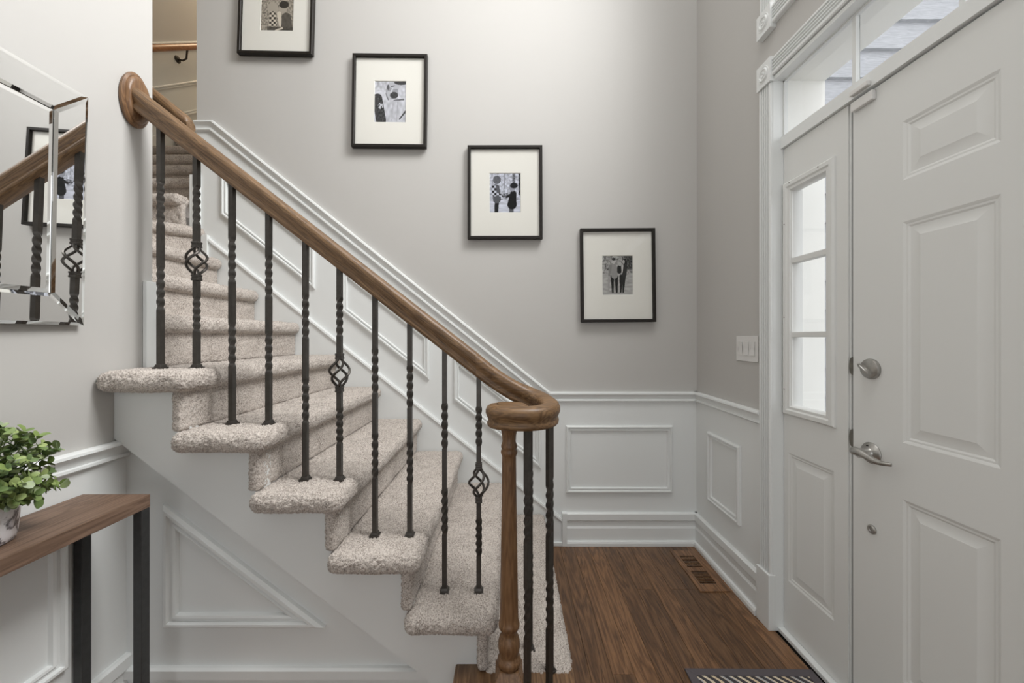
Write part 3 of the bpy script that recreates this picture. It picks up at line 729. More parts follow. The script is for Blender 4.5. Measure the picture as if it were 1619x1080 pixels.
build('rosette', MB().lathe(ro, (XL, 1.3185, 2.056), 'X', 40, 0.56, 1.0), 'railz', railing, smooth=True)
# newel
nz = [(0.0, 0.978), (0.027, 0.978), (0.027, 0.970), (0.024, 0.960), (0.0215, 0.948), (0.0205, 0.930), (0.0225, 0.924), (0.0245, 0.918), (0.0245, 0.912), (0.022, 0.907), (0.025, 0.902), (0.0255, 0.896), (0.0235, 0.890), (0.0215, 0.885),
      (0.0215, 0.870), (0.0235, 0.70), (0.0262, 0.52), (0.0285, 0.40), (0.0290, 0.385), (0.0315, 0.380), (0.0325, 0.374), (0.0320, 0.366), (0.0265, 0.358), (0.0235, 0.350), (0.0245, 0.343), (0.0295, 0.334), (0.0330, 0.320), (0.0335, 0.306), (0.0310, 0.292),
      (0.0275, 0.282), (0.0300, 0.277), (0.0350, 0.271), (0.0365, 0.263), (0.0345, 0.254), (0.030, 0.250), (0.030, 0.236), (0.0, 0.236)]
nw = build('newel_post', MB().lathe(nz, (DC[0], DC[1], 0), 'Z', 32), 'railz', railing, smooth=True, angle=60)
nb = MB(); s = 0.042; n = 8; vs = []
vs = [(DC[0] + a * s, DC[1] + b * s, RISE - 0.006) for a, b in ((-1, -1), (1, -1), (1, 1), (-1, 1))] + [(DC[0] + a * s, DC[1] + b * s, 0.228) for a, b in ((-1, -1), (1, -1), (1, 1), (-1, 1))] + [(DC[0] + a * 0.029, DC[1] + b * 0.029, 0.248) for a, b in ((-1, -1), (1, -1), (1, 1), (-1, 1))]
fs = [(0, 1, 2, 3), (8, 9, 10, 11)] + [(i, (i + 1) % 4, 4 + (i + 1) % 4, 4 + i) for i in range(4)] + [(4 + i, 4 + (i + 1) % 4, 8 + (i + 1) % 4, 8 + i) for i in range(4)]
build('base_block', nb.add(vs, fs), 'railz', nw, bevel=0.003)
# balusters
HB = 0.0079
def bar(mb, z0, z1, t0=0.0, t1=0.0, n=2, h=HB):
    vs = []; fs = []
    for i in range(n):
        t = i / (n - 1); a = t0 + (t1 - t0) * t; z = z0 + (z1 - z0) * t
        for u, w in ((-h, -h), (h, -h), (h, h), (-h, h)):
            vs.append((u * math.cos(a) - w * math.sin(a), u * math.sin(a) + w * math.cos(a), z))
    for i in range(n - 1):
        for j in range(4): fs.append((i * 4 + j, i * 4 + (j + 1) % 4, i * 4 + 4 + (j + 1) % 4, i * 4 + 4 + j))
    fs += [(3, 2, 1, 0), tuple(range(4 * n - 4, 4 * n))]
    mb.add(vs, fs)
def twist_mesh(L, tw):
    mb = MB(); z = 0.0
    for a, b in tw:
        bar(mb, z, a); bar(mb, a, b, 0, 2 * math.pi * 1.25, 36); z = b
    bar(mb, z, L); return mb.mesh('baluster', smooth=True, angle=40)
LL, LS = 0.800, 0.706
m_long = twist_mesh(LL, [(0.19, 0.34), (0.47, 0.62)]); m_short = twist_mesh(LS, [(0.17, 0.31), (0.42, 0.56)])
def basket_meshes(L, zc):
    mb = MB(); hb = 0.054
    bar(mb, 0, 0.12); bar(mb, 0.12, 0.24, 0, 2 * math.pi * 1.25, 32); bar(mb, 0.24, zc - hb + 0.004)
    lower = mb.mesh('baluster', smooth=True, angle=40)
    mb = MB(); bar(mb, zc + hb - 0.004, zc + 0.12)
    bar(mb, zc + 0.12, zc + 0.25, 0, 2 * math.pi * 1.25, 32); bar(mb, zc + 0.25, L)
    upper = mb.mesh('upper_bar', smooth=True, angle=40)
    wires = []
    for q in range(4):
        pts = []
        for i in range(17):
            t = i / 16; a = q * math.pi / 2 + t * math.pi * 1.0; r = 0.006 + 0.027 * math.sin(math.pi * t) ** 1.15
            pts.append((r * math.cos(a), r * math.sin(a), zc - hb * 0.88 + 2 * hb * 0.88 * t))
        wires.append(MB().tube(pts, 0.0044, 6).mesh('basket_wire', smooth=True))
    cols_ = [MB().box(-0.0115, 0.0115, -0.0115, 0.0115, z - 0.010, z - 0.003).box(-0.0105, 0.0105, -0.0105, 0.0105, z - 0.003, z + 0.003).box(-0.0115, 0.0115, -0.0115, 0.0115, z + 0.003, z + 0.010).mesh('collar', bevel=0.0015) for z in (zc - hb, zc + hb)]
    return lower, wires, cols_ + [upper]
basket = basket_meshes(LS, 0.355)
shoe = MB().box(-0.0155, 0.0155, -0.0155, 0.0155, -0.002, 0.007).add([(a * 0.0125, b * 0.0125, 0.007) for a, b in ((-1, -1), (1, -1), (1, 1), (-1, 1))] + [(a * 0.0098, b * 0.0098, 0.016) for a, b in ((-1, -1), (1, -1), (1, 1), (-1, 1))],
      [(3, 2, 1, 0), (4, 5, 6, 7)] + [(i, (i + 1) % 4, 4 + (i + 1) % 4, 4 + i) for i in range(4)]).mesh('shoe', bevel=0.001)
for me in (m_long, m_short, basket[0], shoe, *basket[1], *basket[2]): me.materials.append(M['iron'])
O = origin_of(railing)
def baluster(x, y, z0, z1, kind, rz=0.0):
    me = {'long': m_long, 'short': m_short, 'basket': basket[0]}[kind]; L = LL if kind == 'long' else LS
    o = link('baluster', me, None, railing, Vector((x, y, z0)) - O); o.rotation_euler.z = rz
    sc = (z1 - z0) / L; o.scale = (1, 1, sc)
    sh_ = link('shoe', shoe, None, o); sh_.scale = (1, 1, 1 / sc)
    if kind == 'basket':
        for w in basket[1]: link('basket_wire', w, None, o)
        for c in basket[2]: link(c.name.split('.')[0], c, None, o)
kinds = ['basket', 'short', 'basket', 'short', 'basket']
px_x = [254, 311, 367, 425, 483, 537, 593, 648, 703, 757]
for i, px in enumerate(px_x):
    xb = (px - VX) * YBAL / FPX; k = 6 - i // 2
    kind = 'long' if i % 2 == 0 else kinds[i // 2]
    baluster(xb, YBAL, RISE * k - 0.001, rail_under(xb) + 0.010, kind, R((i * 37) % 12 - 6))
for x, y, rz, on in ((0.066, 1.306, 0.2, 1), (0.127, 1.230, 0.5, 0), (0.049, 1.118, 0.75, 0), (0.116, 1.150, 0.6, 0)):
    baluster(x, y, RISE - (0.001 if on else 0.006), ZV + 0.006, 'long', rz)

# short wall handrail on the far side of the left wall, and the one along the upper flight
PRW = [(0.022 * math.cos(2 * math.pi * i / 14), 0.026 * math.sin(2 * math.pi * i / 14)) for i in range(14)]
ya = 1.480
zr2 = lambda x: 2.053 - 0.80 * (x + 1.220)
wh = empty('wall_handrail', (-1.30, YWE, zr2(-1.30)), 'short oak handrail end poking out behind the left wall beside the rosette', 'handrail')
pth = [(-2.3 + (1.065) * i / 10, ya, zr2(-2.3 + 1.065 * i / 10)) for i in range(11)] + [(-1.225, ya, zr2(-1.225))]
sc_ = [1.2] * 11 + [0.75]
build('grip', MB().sweep(pth, PRW, sc_), 'rail', wh, smooth=True, angle=50)
build('bracket', MB().tube([(-1.375, YWE + 0.004, zr2(-1.375) - 0.115), (-1.372, YWE + 0.05, zr2(-1.375) - 0.115), (-1.370, ya - 0.012, zr2(-1.375) - 0.10), (-1.368, ya, zr2(-1.375) - 0.03)], 0.006, 8).lathe([(0, 0), (0.03, 0.0), (0.028, 0.006), (0.012, 0.009), (0, 0.009)], (-1.375, YWE, zr2(-1.375) - 0.115), 'Y', 16), 'iron', wh, smooth=True)
xh = XU + 0.085
zh = lambda y: 3.985 + 0.78 * (y - 3.64)
wh2 = empty('wall_handrail', (XU, 3.6, zh(3.6)), 'orange oak handrail on the wall of the upper flight', 'handrail')
build('grip', MB().sweep([(xh, 2.35 + 0.3 * i, zh(2.35 + 0.3 * i)) for i in range(14)], PRW, [1.25] * 14), 'orange_rail', wh2, smooth=True, angle=50)
for y in (2.5, 3.53, 4.9):
    z = zh(y)
    build('bracket', MB().tube([(XU + 0.012, y, z - 0.115), (XU + 0.045, y + 0.01, z - 0.118), (xh - 0.008, y + 0.01, z - 0.100), (xh, y + 0.01, z - 0.02)], 0.008, 8).lathe([(0, 0.004), (0.033, 0.004), (0.031, 0.010), (0.014, 0.016), (0, 0.016)], (XU, y, z - 0.115), 'X', 16), 'iron', wh2, smooth=True)

# ================================================================== PICTURES
def photo_mesh(w, h, draw, nx=120):
    ny = int(nx * h / w); vs = []; cols_ = []; fs = []
    for j in range(ny + 1):
        for i in range(nx + 1):
            u, v = i / nx, j / ny; vs.append((w * (u - 0.5), 0, h * (v - 0.5))); cols_.append(draw(u, 1 - v))
    for j in range(ny):
        for i in range(nx): a = j * (nx + 1) + i; fs.append((a, a + 1, a + nx + 2, a + nx + 1))
    me = bpy.data.meshes.new('photo'); me.from_pydata(vs, [], fs)
    at = me.color_attributes.new('print', 'FLOAT_COLOR', 'POINT')
    at.data.foreach_set('color', [c for col in cols_ for c in (*col, 1.0)])
    me.materials.append(M['print']); return me
def nzv(u, v, s, seed=0.0): return mnoise.noise(Vector((u * s, v * s, seed)))
def ell(u, v, cx, cy, rx, ry): return ((u - cx) / rx) ** 2 + ((v - cy) / ry) ** 2 < 1
def seg(u, v, x0, y0, x1, y1, w0, w1):
    dx, dy = x1 - x0, y1 - y0; t = max(0, min(1, ((u - x0) * dx + (v - y0) * dy * 1.7) / (dx * dx + dy * dy * 1.7)))
    return math.hypot(u - x0 - dx * t, (v - y0 - dy * t) * 1.3) < w0 + (w1 - w0) * t
def g(t, tint=(1, 1, 1)): t = max(0.004, t * 0.95 - 0.035); return tuple(t * c for c in tint)
BL = (0.95, 0.97, 1.06)
def ph1(u, v):                                   # couple in autumn light, lower part, sepia
    S = (1.05, 0.95, 0.80); t = 0.32 + 0.25 * nzv(u, v, 22) + 0.12 * nzv(u, v, 45)
    if ell(u, v, 0.36, 0.45, 0.17, 0.15): t = 0.40
    if seg(u, v, 0.36, 0.60, 0.38, 0.88, 0.10, 0.12): t = 0.62 if (int(u * 15) + int(v * 18)) % 2 else 0.08
    if seg(u, v, 0.56, 0.58, 0.60, 0.86, 0.07, 0.04): t = 0.62
    if ell(u, v, 0.68, 0.44, 0.13, 0.13): t = 0.40
    if ell(u, v, 0.70, 0.36, 0.15, 0.09): t = 0.07
    if seg(u, v, 0.78, 0.66, 0.80, 0.92, 0.14, 0.17): t = 0.13 + 0.03 * nzv(u, v, 14)
    if v > 0.90 and u > 0.2: t = 0.11 + 0.05 * nzv(u, v, 18)
    if seg(u, v, 0.46, 0.99, 0.66, 0.93, 0.02, 0.03): t = 0.6
    return g(t, S)
def ph2(u, v):                                   # bearded man nuzzling a child, close up
    t = 0.62 + 0.2 * nzv(u, v, 9)
    if v < 0.24 and u < 0.45: t = 0.55 + 0.3 * nzv(u, v, 12)
    if seg(u, v, 0.10, 0.42, 0.22, 0.95, 0.15, 0.16): t = 0.06 + 0.05 * nzv(u, v, 20)
    if ell(u, v, 0.20, 0.60, 0.08, 0.07) and nzv(u, v, 18) > -0.1: t = 0.55
    if seg(u, v, 0.62, 0.55, 0.75, 1.0, 0.22, 0.36): t = 0.55 + 0.16 * nzv(u, v, 10)
    if ell(u, v, 0.55, 0.25, 0.20, 0.19): t = 0.36 + 0.1 * nzv(u, v, 12)
    if ell(u, v, 0.45, 0.34, 0.09, 0.10): t = 0.5
    if ell(u, v, 0.70, 0.10, 0.26, 0.09): t = 0.50
    if ell(u, v, 0.84, 0.03, 0.22, 0.06): t = 0.07
    if ell(u, v, 0.62, 0.34, 0.13, 0.08): t = 0.07 + 0.04 * nzv(u, v, 30)
    if ell(u, v, 0.43, 0.15, 0.04, 0.07): t = 0.12
    if seg(u, v, 0.52, 0.13, 0.63, 0.11, 0.012, 0.012): t = 0.06
    if seg(u, v, 0.80, 0.92, 1.0, 0.72, 0.02, 0.03): t = 0.1
    if seg(u, v, 0.58, 0.17, 0.52, 0.27, 0.018, 0.026): t = 0.62
    if seg(u, v, 0.60, 0.47, 0.56, 0.95, 0.010, 0.012) or seg(u, v, 0.74, 0.50, 0.72, 0.98, 0.012, 0.010): t = 0.42
    if seg(u, v, 0.62, 0.46, 0.92, 0.44, 0.012, 0.03): t = 0.18
    if ell(u, v, 0.90, 0.25, 0.14, 0.16): t = 0.60 + 0.18 * nzv(u, v, 12)
    if seg(u, v, 0.36, 0.30, 0.44, 0.45, 0.012, 0.02): t = 0.2
    return g(t, BL)
def ph3(u, v):                                   # two children facing each other in a wood
    t = 0.55 + 0.32 * nzv(u, v, 16) + 0.2 * nzv(u, v, 34)
    if v > 0.68: t = 0.62 + 0.2 * nzv(u * 0.5, v * 3, 8)
    if 0.47 < u < 0.50 and v < 0.4: t = 0.3
    if 0.93 < u and v < 0.55: t = 0.10 + 0.15 * nzv(u, v, 20)
    if 0.74 < u < 0.82 and v < 0.28: t = 0.18 + 0.2 * nzv(u, v, 26)
    if seg(u, v, 0.24, 0.70, 0.22, 1.0, 0.07, 0.06): t = 0.05
    if seg(u, v, 0.22, 0.36, 0.24, 0.66, 0.10, 0.13): t = 0.14
    if seg(u, v, 0.14, 0.34, 0.16, 0.52, 0.07, 0.09) or seg(u, v, 0.18, 0.52, 0.36, 0.56, 0.05, 0.04): t = 0.62 if (int(u * 13) + int(v * 16)) % 2 else 0.05
    if ell(u, v, 0.24, 0.17, 0.125, 0.105): t = 0.16 + 0.04 * nzv(u, v, 20)
    if ell(u, v, 0.52, 0.57, 0.13, 0.07): t = 0.25 + 0.4 * nzv(u, v, 30)
    if seg(u, v, 0.70, 0.86, 0.70, 1.0, 0.07, 0.07): t = 0.14
    if seg(u, v, 0.76, 0.52, 0.72, 0.80, 0.10, 0.15): t = 0.045
    if ell(u, v, 0.73, 0.38, 0.10, 0.085): t = 0.34
    if ell(u, v, 0.78, 0.315, 0.125, 0.07): t = 0.05
    if seg(u, v, 0.66, 0.56, 0.55, 0.60, 0.05, 0.03): t = 0.05
    return g(t, (0.92, 0.96, 1.10))
def ph4(u, v):                                   # family of three standing on a path
    t = 0.32 + 0.34 * nzv(u, v, 14) + 0.2 * nzv(u, v, 30)
    if v > 0.45: t = 0.42 + 0.16 * nzv(u * 0.6, v * 2.2, 9)
    if v < 0.35 and u > 0.72: t = 0.09 + 0.12 * nzv(u, v, 22)
    for x0 in (0.33, 0.46):
        if seg(u, v, x0, 0.52, x0 + 0.01, 0.92, 0.06, 0.03): t = 0.03
    if seg(u, v, 0.38, 0.25, 0.40, 0.50, 0.10, 0.105): t = 0.30 + 0.03 * nzv(u, v, 30)
    if seg(u, v, 0.27, 0.26, 0.23, 0.50, 0.05, 0.035): t = 0.25
    if ell(u, v, 0.38, 0.14, 0.055, 0.07): t = 0.50
    if ell(u, v, 0.38, 0.085, 0.06, 0.035): t = 0.05
    if seg(u, v, 0.56, 0.28, 0.56, 0.40, 0.06, 0.07): t = 0.04
    if ell(u, v, 0.575, 0.205, 0.06, 0.055): t = 0.42
    if seg(u, v, 0.62, 0.52, 0.60, 0.92, 0.06, 0.025) or seg(u, v, 0.71, 0.5, 0.68, 0.92, 0.06, 0.025): t = 0.035
    if seg(u, v, 0.74, 0.28, 0.72, 0.50, 0.075, 0.07): t = 0.05
    if seg(u, v, 0.67, 0.26, 0.65, 0.42, 0.025, 0.02): t = 0.5
    if ell(u, v, 0.72, 0.15, 0.075, 0.075): t = 0.04
    if ell(u, v, 0.70, 0.155, 0.04, 0.05): t = 0.42
    if seg(u, v, 0.22, 0.55, 0.21, 0.88, 0.03, 0.02): t = 0.36
    return g(t, (1.0, 0.99, 0.96))
FW = 0.017
def picture(pcx, pcy, draw, label, tilt, pw, ph_, pdx=0.0, pdz=0.0):
    dpt = 0.030; yf = YB - dpt
    xw, zw = (pcx - VX) * yf / FPX, EYE - (pcy - VY) * yf / FPX
    e = empty('picture_frame', (xw, YB, zw), label, 'picture', 'framed photos climbing the back wall')
    w, h = 0.446, 0.560
    f = lambda a, b, d: (a, -d, b)
    fr = MB().loop([(-w / 2, -h / 2), (-w / 2, h / 2), (w / 2, h / 2), (w / 2, -h / 2)], f, [(0, 0.001), (0, dpt - 0.002), (0.002, dpt), (FW - 0.002, dpt), (FW, dpt - 0.002), (FW, 0.010), (FW + 0.004, 0.010), (FW + 0.004, 0.001)])
    link('frame', fr.mesh('frame'), 'frame', e)
    iw, ih = w / 2 - FW - 0.001, h / 2 - FW - 0.001; b = 0.006
    a0, a1, c0, c1 = pdx - pw / 2, pdx + pw / 2, pdz - ph_ / 2, pdz + ph_ / 2
    mm = MB().loop([(-iw, -ih), (-iw, ih), (iw, ih), (iw, -ih)], f, [(0, 0.010), (0, 0.012)], True)
    mm = MB()
    outer = [(-iw, -ih), (-iw, ih), (iw, ih), (iw, -ih)]; inner = [(a0, c0), (a0, c1), (a1, c1), (a1, c0)]; cut = [(a0 + .002, c0 + .002), (a0 + .002, c1 - .002), (a1 - .002, c1 - .002), (a1 - .002, c0 + .002)]
    mm.add([f(*p, 0.0135) for p in outer] + [f(*p, 0.0135) for p in inner] + [f(*p, 0.0105) for p in cut] + [f(*p, 0.009) for p in outer],
           [(i, (i + 1) % 4, 4 + (i + 1) % 4, 4 + i) for i in range(4)] + [(4 + i, 4 + (i + 1) % 4, 8 + (i + 1) % 4, 8 + i) for i in range(4)] + [(i, (i + 1) % 4, 12 + (i + 1) % 4, 12 + i) for i in range(4)])
    link('mat', mm.mesh('mat'), 'mat', e)
    po = link('photo', photo_mesh(pw, ph_, draw), None, e, (pdx, -0.0102, pdz))
    link('glass', MB().box(-iw, iw, -0.0172, -0.0155, -ih, ih).mesh('glass'), 'picglass', e)
    e.rotation_euler = (R(-0.8), R(tilt), 0)
    e.location.y = YB - 0.004
    return e
PS = YB - 0.03
picture(436.0, 11.5, ph1, 'highest framed photo on the back wall, cut by the top edge, brown-toned print', 1.2, 0.196, 0.25, 0.0, -0.005)
picture(615.5, 158.5, ph2, 'framed black and white close-up of a bearded man holding a child', 0.6, 0.190, 0.250)
picture(798.5, 303.5, ph3, 'framed photo of two children facing each other among trees', -0.1, 0.188, 0.238)
picture(977.5, 435.0, ph4, 'lowest framed photo, family of three standing, nearest the room corner', -0.4, 0.184, 0.238)

# ================================================================== MIRROR
mir = empty('wall_mirror', (XL, 1.149, 1.283), 'large rectangular wall mirror with a mirrored border above the console table', 'mirror')
MY0, MY1, MZ0, MZ1 = 0.15, 1.149, 1.283, 1.962; BW = 0.086
fM = lambda a, b, d: (XL + d, a, b)
build('back_board', MB().box(XL + 0.001, XL + 0.012, MY0 + 0.006, MY1 - 0.006, MZ0 + 0.006, MZ1 - 0.006), 'dark', mir)
iy0, iy1, iz0, iz1 = MY0 + BW, MY1 - BW, MZ0 + BW, MZ1 - BW
def ring(y0, y1, z0, z1): return [(y0, z0), (y0, z1), (y1, z1), (y1, z0)]
o_, i_ = ring(MY0, MY1, MZ0, MZ1), ring(iy0, iy1, iz0, iz1)
for e in range(4):
    p, q, r_, s_ = o_[e], o_[(e + 1) % 4], i_[(e + 1) % 4], i_[e]
    c = ((p[0] + q[0] + r_[0] + s_[0]) / 4, (p[1] + q[1] + r_[1] + s_[1]) / 4)
    # bevelled strip: flat centre, slim angled bevel all round
    poly = [Vector(p), Vector(q), Vector(r_), Vector(s_)]
    area2 = sum(poly[k].x * poly[(k + 1) % 4].y - poly[(k + 1) % 4].x * poly[k].y for k in range(4))
    if area2 > 0: poly = poly[::-1]
    tilt = lambda a, b: 0.0
    prof = [(0, 0.013), (0.0, 0.0185), (0.0085, 0.0205)]
    mb = MB().loop([tuple(v) for v in poly], fM, prof)
    base = len(mb.v); k = len(prof); mb.f.append(tuple(j * k + 2 for j in range(4)))
    build('mirror_strip', mb, 'mirror', mir)
mb = MB().loop(ring(iy0 + 0.001, iy1 - 0.001, iz0 + 0.001, iz1 - 0.001), fM, [(0, 0.013), (0, 0.0165), (0.012, 0.0195)])
mb.f.append(tuple(j * 3 + 2 for j in range(4)))
build('mirror_pane', mb, 'mirror', mir)
mir.rotation_euler = (0, R(1.1), R(1.9))        # hangs leaning out a little at the top and near end

# ================================================================== CONSOLE TABLE
TZ, TY0, TY1, TX0, TX1 = 0.778, -0.10, 1.156, -1.280, -1.079
tab = empty('console_table', ((TX0 + TX1) / 2, (TY0 + TY1) / 2, 0), 'narrow walnut console table with black steel legs against the left wall', 'table')
build('table_top', MB().box(TX0, TX1, TY0, TY1, TZ - 0.038, TZ), 'table', tab, bevel=0.002)
LG = 0.026
for y0, y1 in ((TY1 - LG - 0.001, TY1 - 0.001), (TY0 + 0.001, TY0 + 0.001 + LG)):
    for x0 in (TX0 + 0.0, TX1 - LG):
        build('leg', MB().box(x0, x0 + LG, y0, y1, 0.0, TZ - 0.0385), 'steel', tab, bevel=0.002)
    build('cross_bar', MB().box(TX0 + LG, TX1 - LG, y0, y1, TZ - 0.0385 - 0.012, TZ - 0.0385), 'steel', tab, bevel=0.001)

# ================================================================== PLANT
PC = Vector((-1.205, 0.862, TZ))
plant = empty('potted_plant', PC, 'bushy green artificial plant in a white marbled pot on the console table', 'plant')
pot = [(0.0, 0.0), (0.058, 0.0), (0.063, 0.004), (0.066, 0.02), (0.069, 0.06), (0.0705, 0.098), (0.0695, 0.101), (0.065, 0.100), (0.063, 0.088), (0.0, 0.088)]
build('pot', MB().lathe(pot, PC, 'Z', 40), 'marble', plant, smooth=True, angle=50)
build('soil', MB().lathe([(0.0, 0.087), (0.0625, 0.087), (0.0625, 0.090), (0.0, 0.094)], PC, 'Z', 24), 'soil', plant)
def leaf_mesh(wd, ln, cup):
    vs = [(0, 0, 0)]; fs = []
    ts = [0.08, 0.22, 0.40, 0.60, 0.80, 0.94]
    for t in ts:
        w = wd * (max(0.0, 1 - ((t - 0.52) / 0.53) ** 2)) ** 0.5
        for sgn in (-1, 0, 1):
            vs.append((sgn * w, t * ln, cup * abs(sgn) * w * 0.8 - 0.16 * ln * t * t))
    vs.append((0, ln, -0.17 * ln)); n = len(ts)
    fs += [(0, 2, 1), (0, 3, 2)]
    for r in range(n - 1):
        a = 1 + r * 3; fs += [(a, a + 1, a + 4, a + 3), (a + 1, a + 2, a + 5, a + 4)]
    a = 1 + (n - 1) * 3; fs += [(a, a + 1, a + 3), (a + 1, a + 2, a + 3)]
    me = bpy.data.meshes.new('leaf'); me.from_pydata(vs, [], fs); me.shade_smooth(); me.materials.append(M['leaf']); return me
leafs = [leaf_mesh(0.0078, 0.018, 0.35), leaf_mesh(0.0088, 0.021, 0.55), leaf_mesh(0.0064, 0.016, 0.3), leaf_mesh(0.0090, 0.019, -0.25)]
lr = random.Random(21); all_leaves = []
for s in range(120):
    az = lr.uniform(0, 2 * math.pi); el = math.asin(min(0.99, lr.uniform(-0.55, 1.0)))
    rad = lr.uniform(0.095, 0.140)
    start = PC + Vector((0.035 * math.cos(az) * lr.random(), 0.035 * math.sin(az) * lr.random(), 0.090))
    end = PC + Vector((math.cos(az) * math.cos(el) * rad, math.sin(az) * math.cos(el) * rad, 0.132 + math.sin(el) * (0.135 if el > 0 else 0.13)))
    end.x = max(end.x, XL + 0.025)
    mid = (start + end) / 2 + Vector((0, 0, 0.022))
    pts = [start * (1 - t) ** 2 + mid * 2 * t * (1 - t) + end * t * t for t in [i / 7 for i in range(8)]]
    build('stem', MB().tube(pts, [0.0014 - 0.00009 * i for i in range(8)], 5), 'stem', plant, smooth=True)
    for i in range(2, 8):
        tg = (pts[min(i + 1, 7)] - pts[i - 1]).normalized()
        ph = lr.uniform(0, 6.28)
        for sgn in ((0, 1) if i < 7 else (0, 1, 2)):
            ax = tg.orthogonal().normalized(); ax.rotate(Matrix.Rotation(ph + i * 1.57 + sgn * math.pi * (1 if i < 7 else 0.67), 3, tg))
            d = (ax * lr.uniform(0.7, 1.1) + tg * lr.uniform(0.5, 1.0) + Vector((0, 0, 0.15))).normalized()
            up = (tg * 0.9 - ax * 0.5 + Vector((0, 0, 0.7)) + Vector((lr.uniform(-.4, .4), lr.uniform(-.4, .4), 0))).normalized()
            all_leaves.append((pts[i] + (pts[i] - pts[i - 1]) * lr.uniform(-0.3, 0.3), d, up, lr.uniform(0.72, 1.18), lr.randrange(4)))
def leaf_matrix(p, d, up, s):
    xax = d.cross(up).normalized(); zax = xax.cross(d).normalized()
    return Matrix(((xax.x * s, d.x * s, zax.x * s, p.x), (xax.y * s, d.y * s, zax.y * s, p.y), (xax.z * s, d.z * s, zax.z * s, p.z), (0, 0, 0, 1)))
def px_of(p): return VX + FPX * p.x / p.y, VY - FPX * (p.z - EYE) / p.y
all_leaves = [l for l in all_leaves if l[0].x + 0.02 * l[1].x > XL + 0.006 and l[0].z + 0.02 * l[1].z > TZ + 0.008]
# the leaves that show largest in the photograph come first: outer, on the viewer's side
def vis(l):
    p = l[0] - PC - Vector((0, 0, 0.10)); v = (Vector((0, 0, EYE)) - l[0]).normalized(); return p.dot(v) + 0.35 * p.length + (0.15 if px_of(l[0])[0] > -5 else 0)
all_leaves.sort(key=vis, reverse=True)
for p, d, up, s, m in all_leaves[:300]:
    o = bpy.data.objects.new('leaf', leafs[m]); COL.objects.link(o); o.parent = plant
    o.matrix_basis = leaf_matrix(p - PC, d, up, s)
vs = []; fs = []
for p, d, up, s, m in all_leaves[300:]:
    mx = leaf_matrix(p - PC, d, up, s); o = len(vs)
    vs += [tuple(mx @ v.co) for v in leafs[m].vertices]; fs += [tuple(i + o for i in f.vertices) for f in leafs[m].polygons]
me = bpy.data.meshes.new('inner_leaves'); me.from_pydata(vs, [], fs); me.shade_smooth()
tag(link('inner_leaves', me, 'leaf', plant), kind='stuff')

# ================================================================== SMALL THINGS
sw = empty('light_switch', (XR, 1.828, 1.195), 'white three gang rocker switch on the right wall beside the door casing', 'switch')
build('wall_plate', MB().box(XR - 0.006, XR - 0.0005, 1.746, 1.912, 1.132, 1.252), 'plate', sw, bevel=0.002)
for i, c in enumerate((1.782, 1.829, 1.876)):
    build('rocker', MB().prism([(XR - 0.006, 1.160), (XR - 0.0105 + 0.003 * (i == 2), 1.160), (XR - 0.0075, 1.192), (XR - 0.0105 + 0.003 * (i < 2), 1.226), (XR - 0.006, 1.226)], lambda a, b, d: (a, d, b), c - 0.0165, c + 0.0165), 'plate', sw, bevel=0.0008)
vent = empty('floor_vent', (1.0, 2.065, 0), 'wooden floor register with two rows of slots beside the right baseboard', 'vent')
build('vent_slot_shade', MB().box(0.945, 1.052, 1.935, 2.200, 0.0003, 0.0009), 'dark', vent)  # flat near-black plate on the floor, painted shade for the slot depth
vf = MB().box(0.928, 0.957, 1.885, 2.245, 0.0006, 0.0045).box(1.041, 1.076, 1.885, 2.245, 0.0006, 0.0045).box(0.957, 1.041, 1.885, 1.945, 0.0006, 0.0045).box(0.957, 1.041, 2.190, 2.245, 0.0006, 0.0045).box(0.957, 1.041, 2.050, 2.083, 0.0006, 0.0045)
build('vent_frame', vf, 'floor', vent)
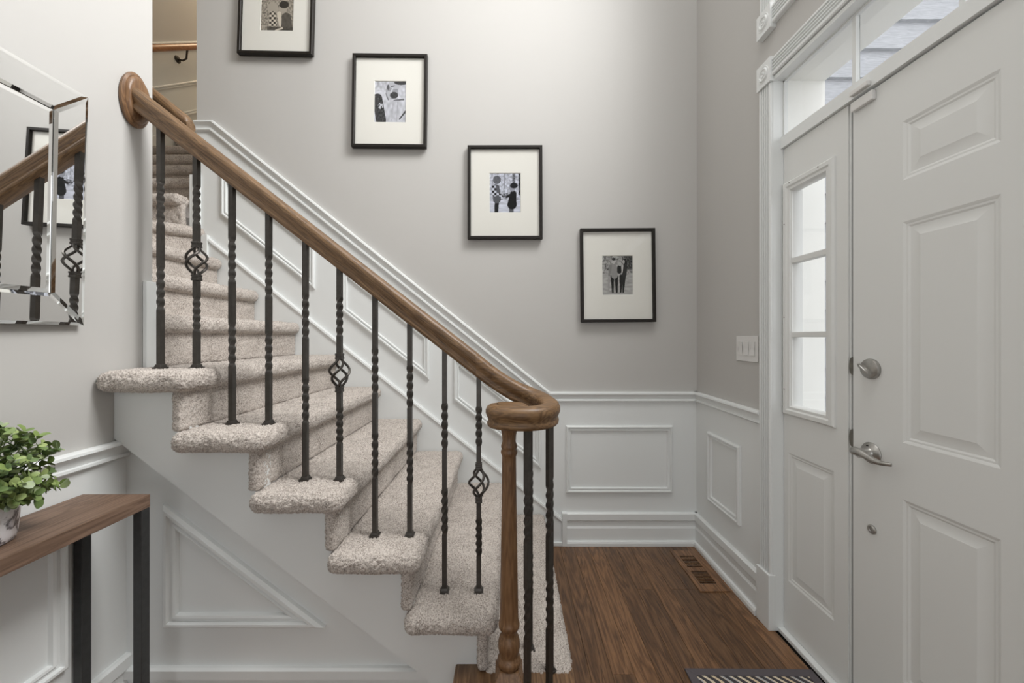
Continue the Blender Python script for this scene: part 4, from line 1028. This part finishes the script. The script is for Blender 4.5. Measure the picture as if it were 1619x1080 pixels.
slat = MB().box(0, 0.084, -0.0030, 0.0030, 0.0008, 0.0042).mesh('vent_slat'); slat.materials.append(M['floor'])
for y0, y1 in ((1.945, 2.050), (2.083, 2.190)):
    for i in range(1, 8): link('vent_slat', slat, None, vent, (0.957 - 1.0, y0 + (y1 - y0) * i / 8 - 2.065, 0))
rug = empty('door_mat', (0.88, 1.05, 0), 'charcoal bordered door mat with cream and grey zigzags by the front door', 'mat')
RX0, RX1, RY0, RY1 = 0.648, 1.118, 0.70, 1.442; bw = 0.030
build('woven_field', MB().box(RX0 + bw, RX1 - bw, RY0 + bw, RY1 - bw, 0.0005, 0.0065), 'rug', rug)
for p in ([(RX0, RY0), (RX0, RY1), (RX0 + bw, RY1 - bw), (RX0 + bw, RY0 + bw)], [(RX0, RY1), (RX1, RY1), (RX1 - bw, RY1 - bw), (RX0 + bw, RY1 - bw)], [(RX1, RY1), (RX1, RY0), (RX1 - bw, RY0 + bw), (RX1 - bw, RY1 - bw)], [(RX1, RY0), (RX0, RY0), (RX0 + bw, RY0 + bw), (RX1 - bw, RY0 + bw)]):
    build('border', MB().prism(p, fZ, 0.0005, 0.0085), 'rugborder', rug, bevel=0.001)
rug.rotation_euler.z = R(-0.6)

# warm lamp on the upper landing
def hall_lamp():
    e = empty('ceiling_lamp', (-2.45, 4.6, CEIL + 1.2), 'warm ceiling lamp of the upper hall, out of view', 'lamp')
    l = bpy.data.lights.new('warm_bulb', 'POINT'); l.energy = 42; l.color = (1.0, 0.78, 0.52); l.shadow_soft_size = 0.12
    o = bpy.data.objects.new('warm_bulb', l); COL.objects.link(o); o.parent = e; o.location = (0, 0, -0.35)
    build('lamp_shade', MB().lathe([(0.02, 6.6), (0.12, 6.58), (0.12, 6.55), (0.02, 6.55)], (-2.45, 4.6, 0), 'Z', 24), 'plate', e)
hall_lamp()
struct('ceiling_upper', MB().box(XU - 0.12, XC + 0.12, YB + 0.122, 6.62, CEIL + 1.2, CEIL + 1.3), 'ceiling', 'ceiling over the upper stair flight, out of view', 'ceiling')
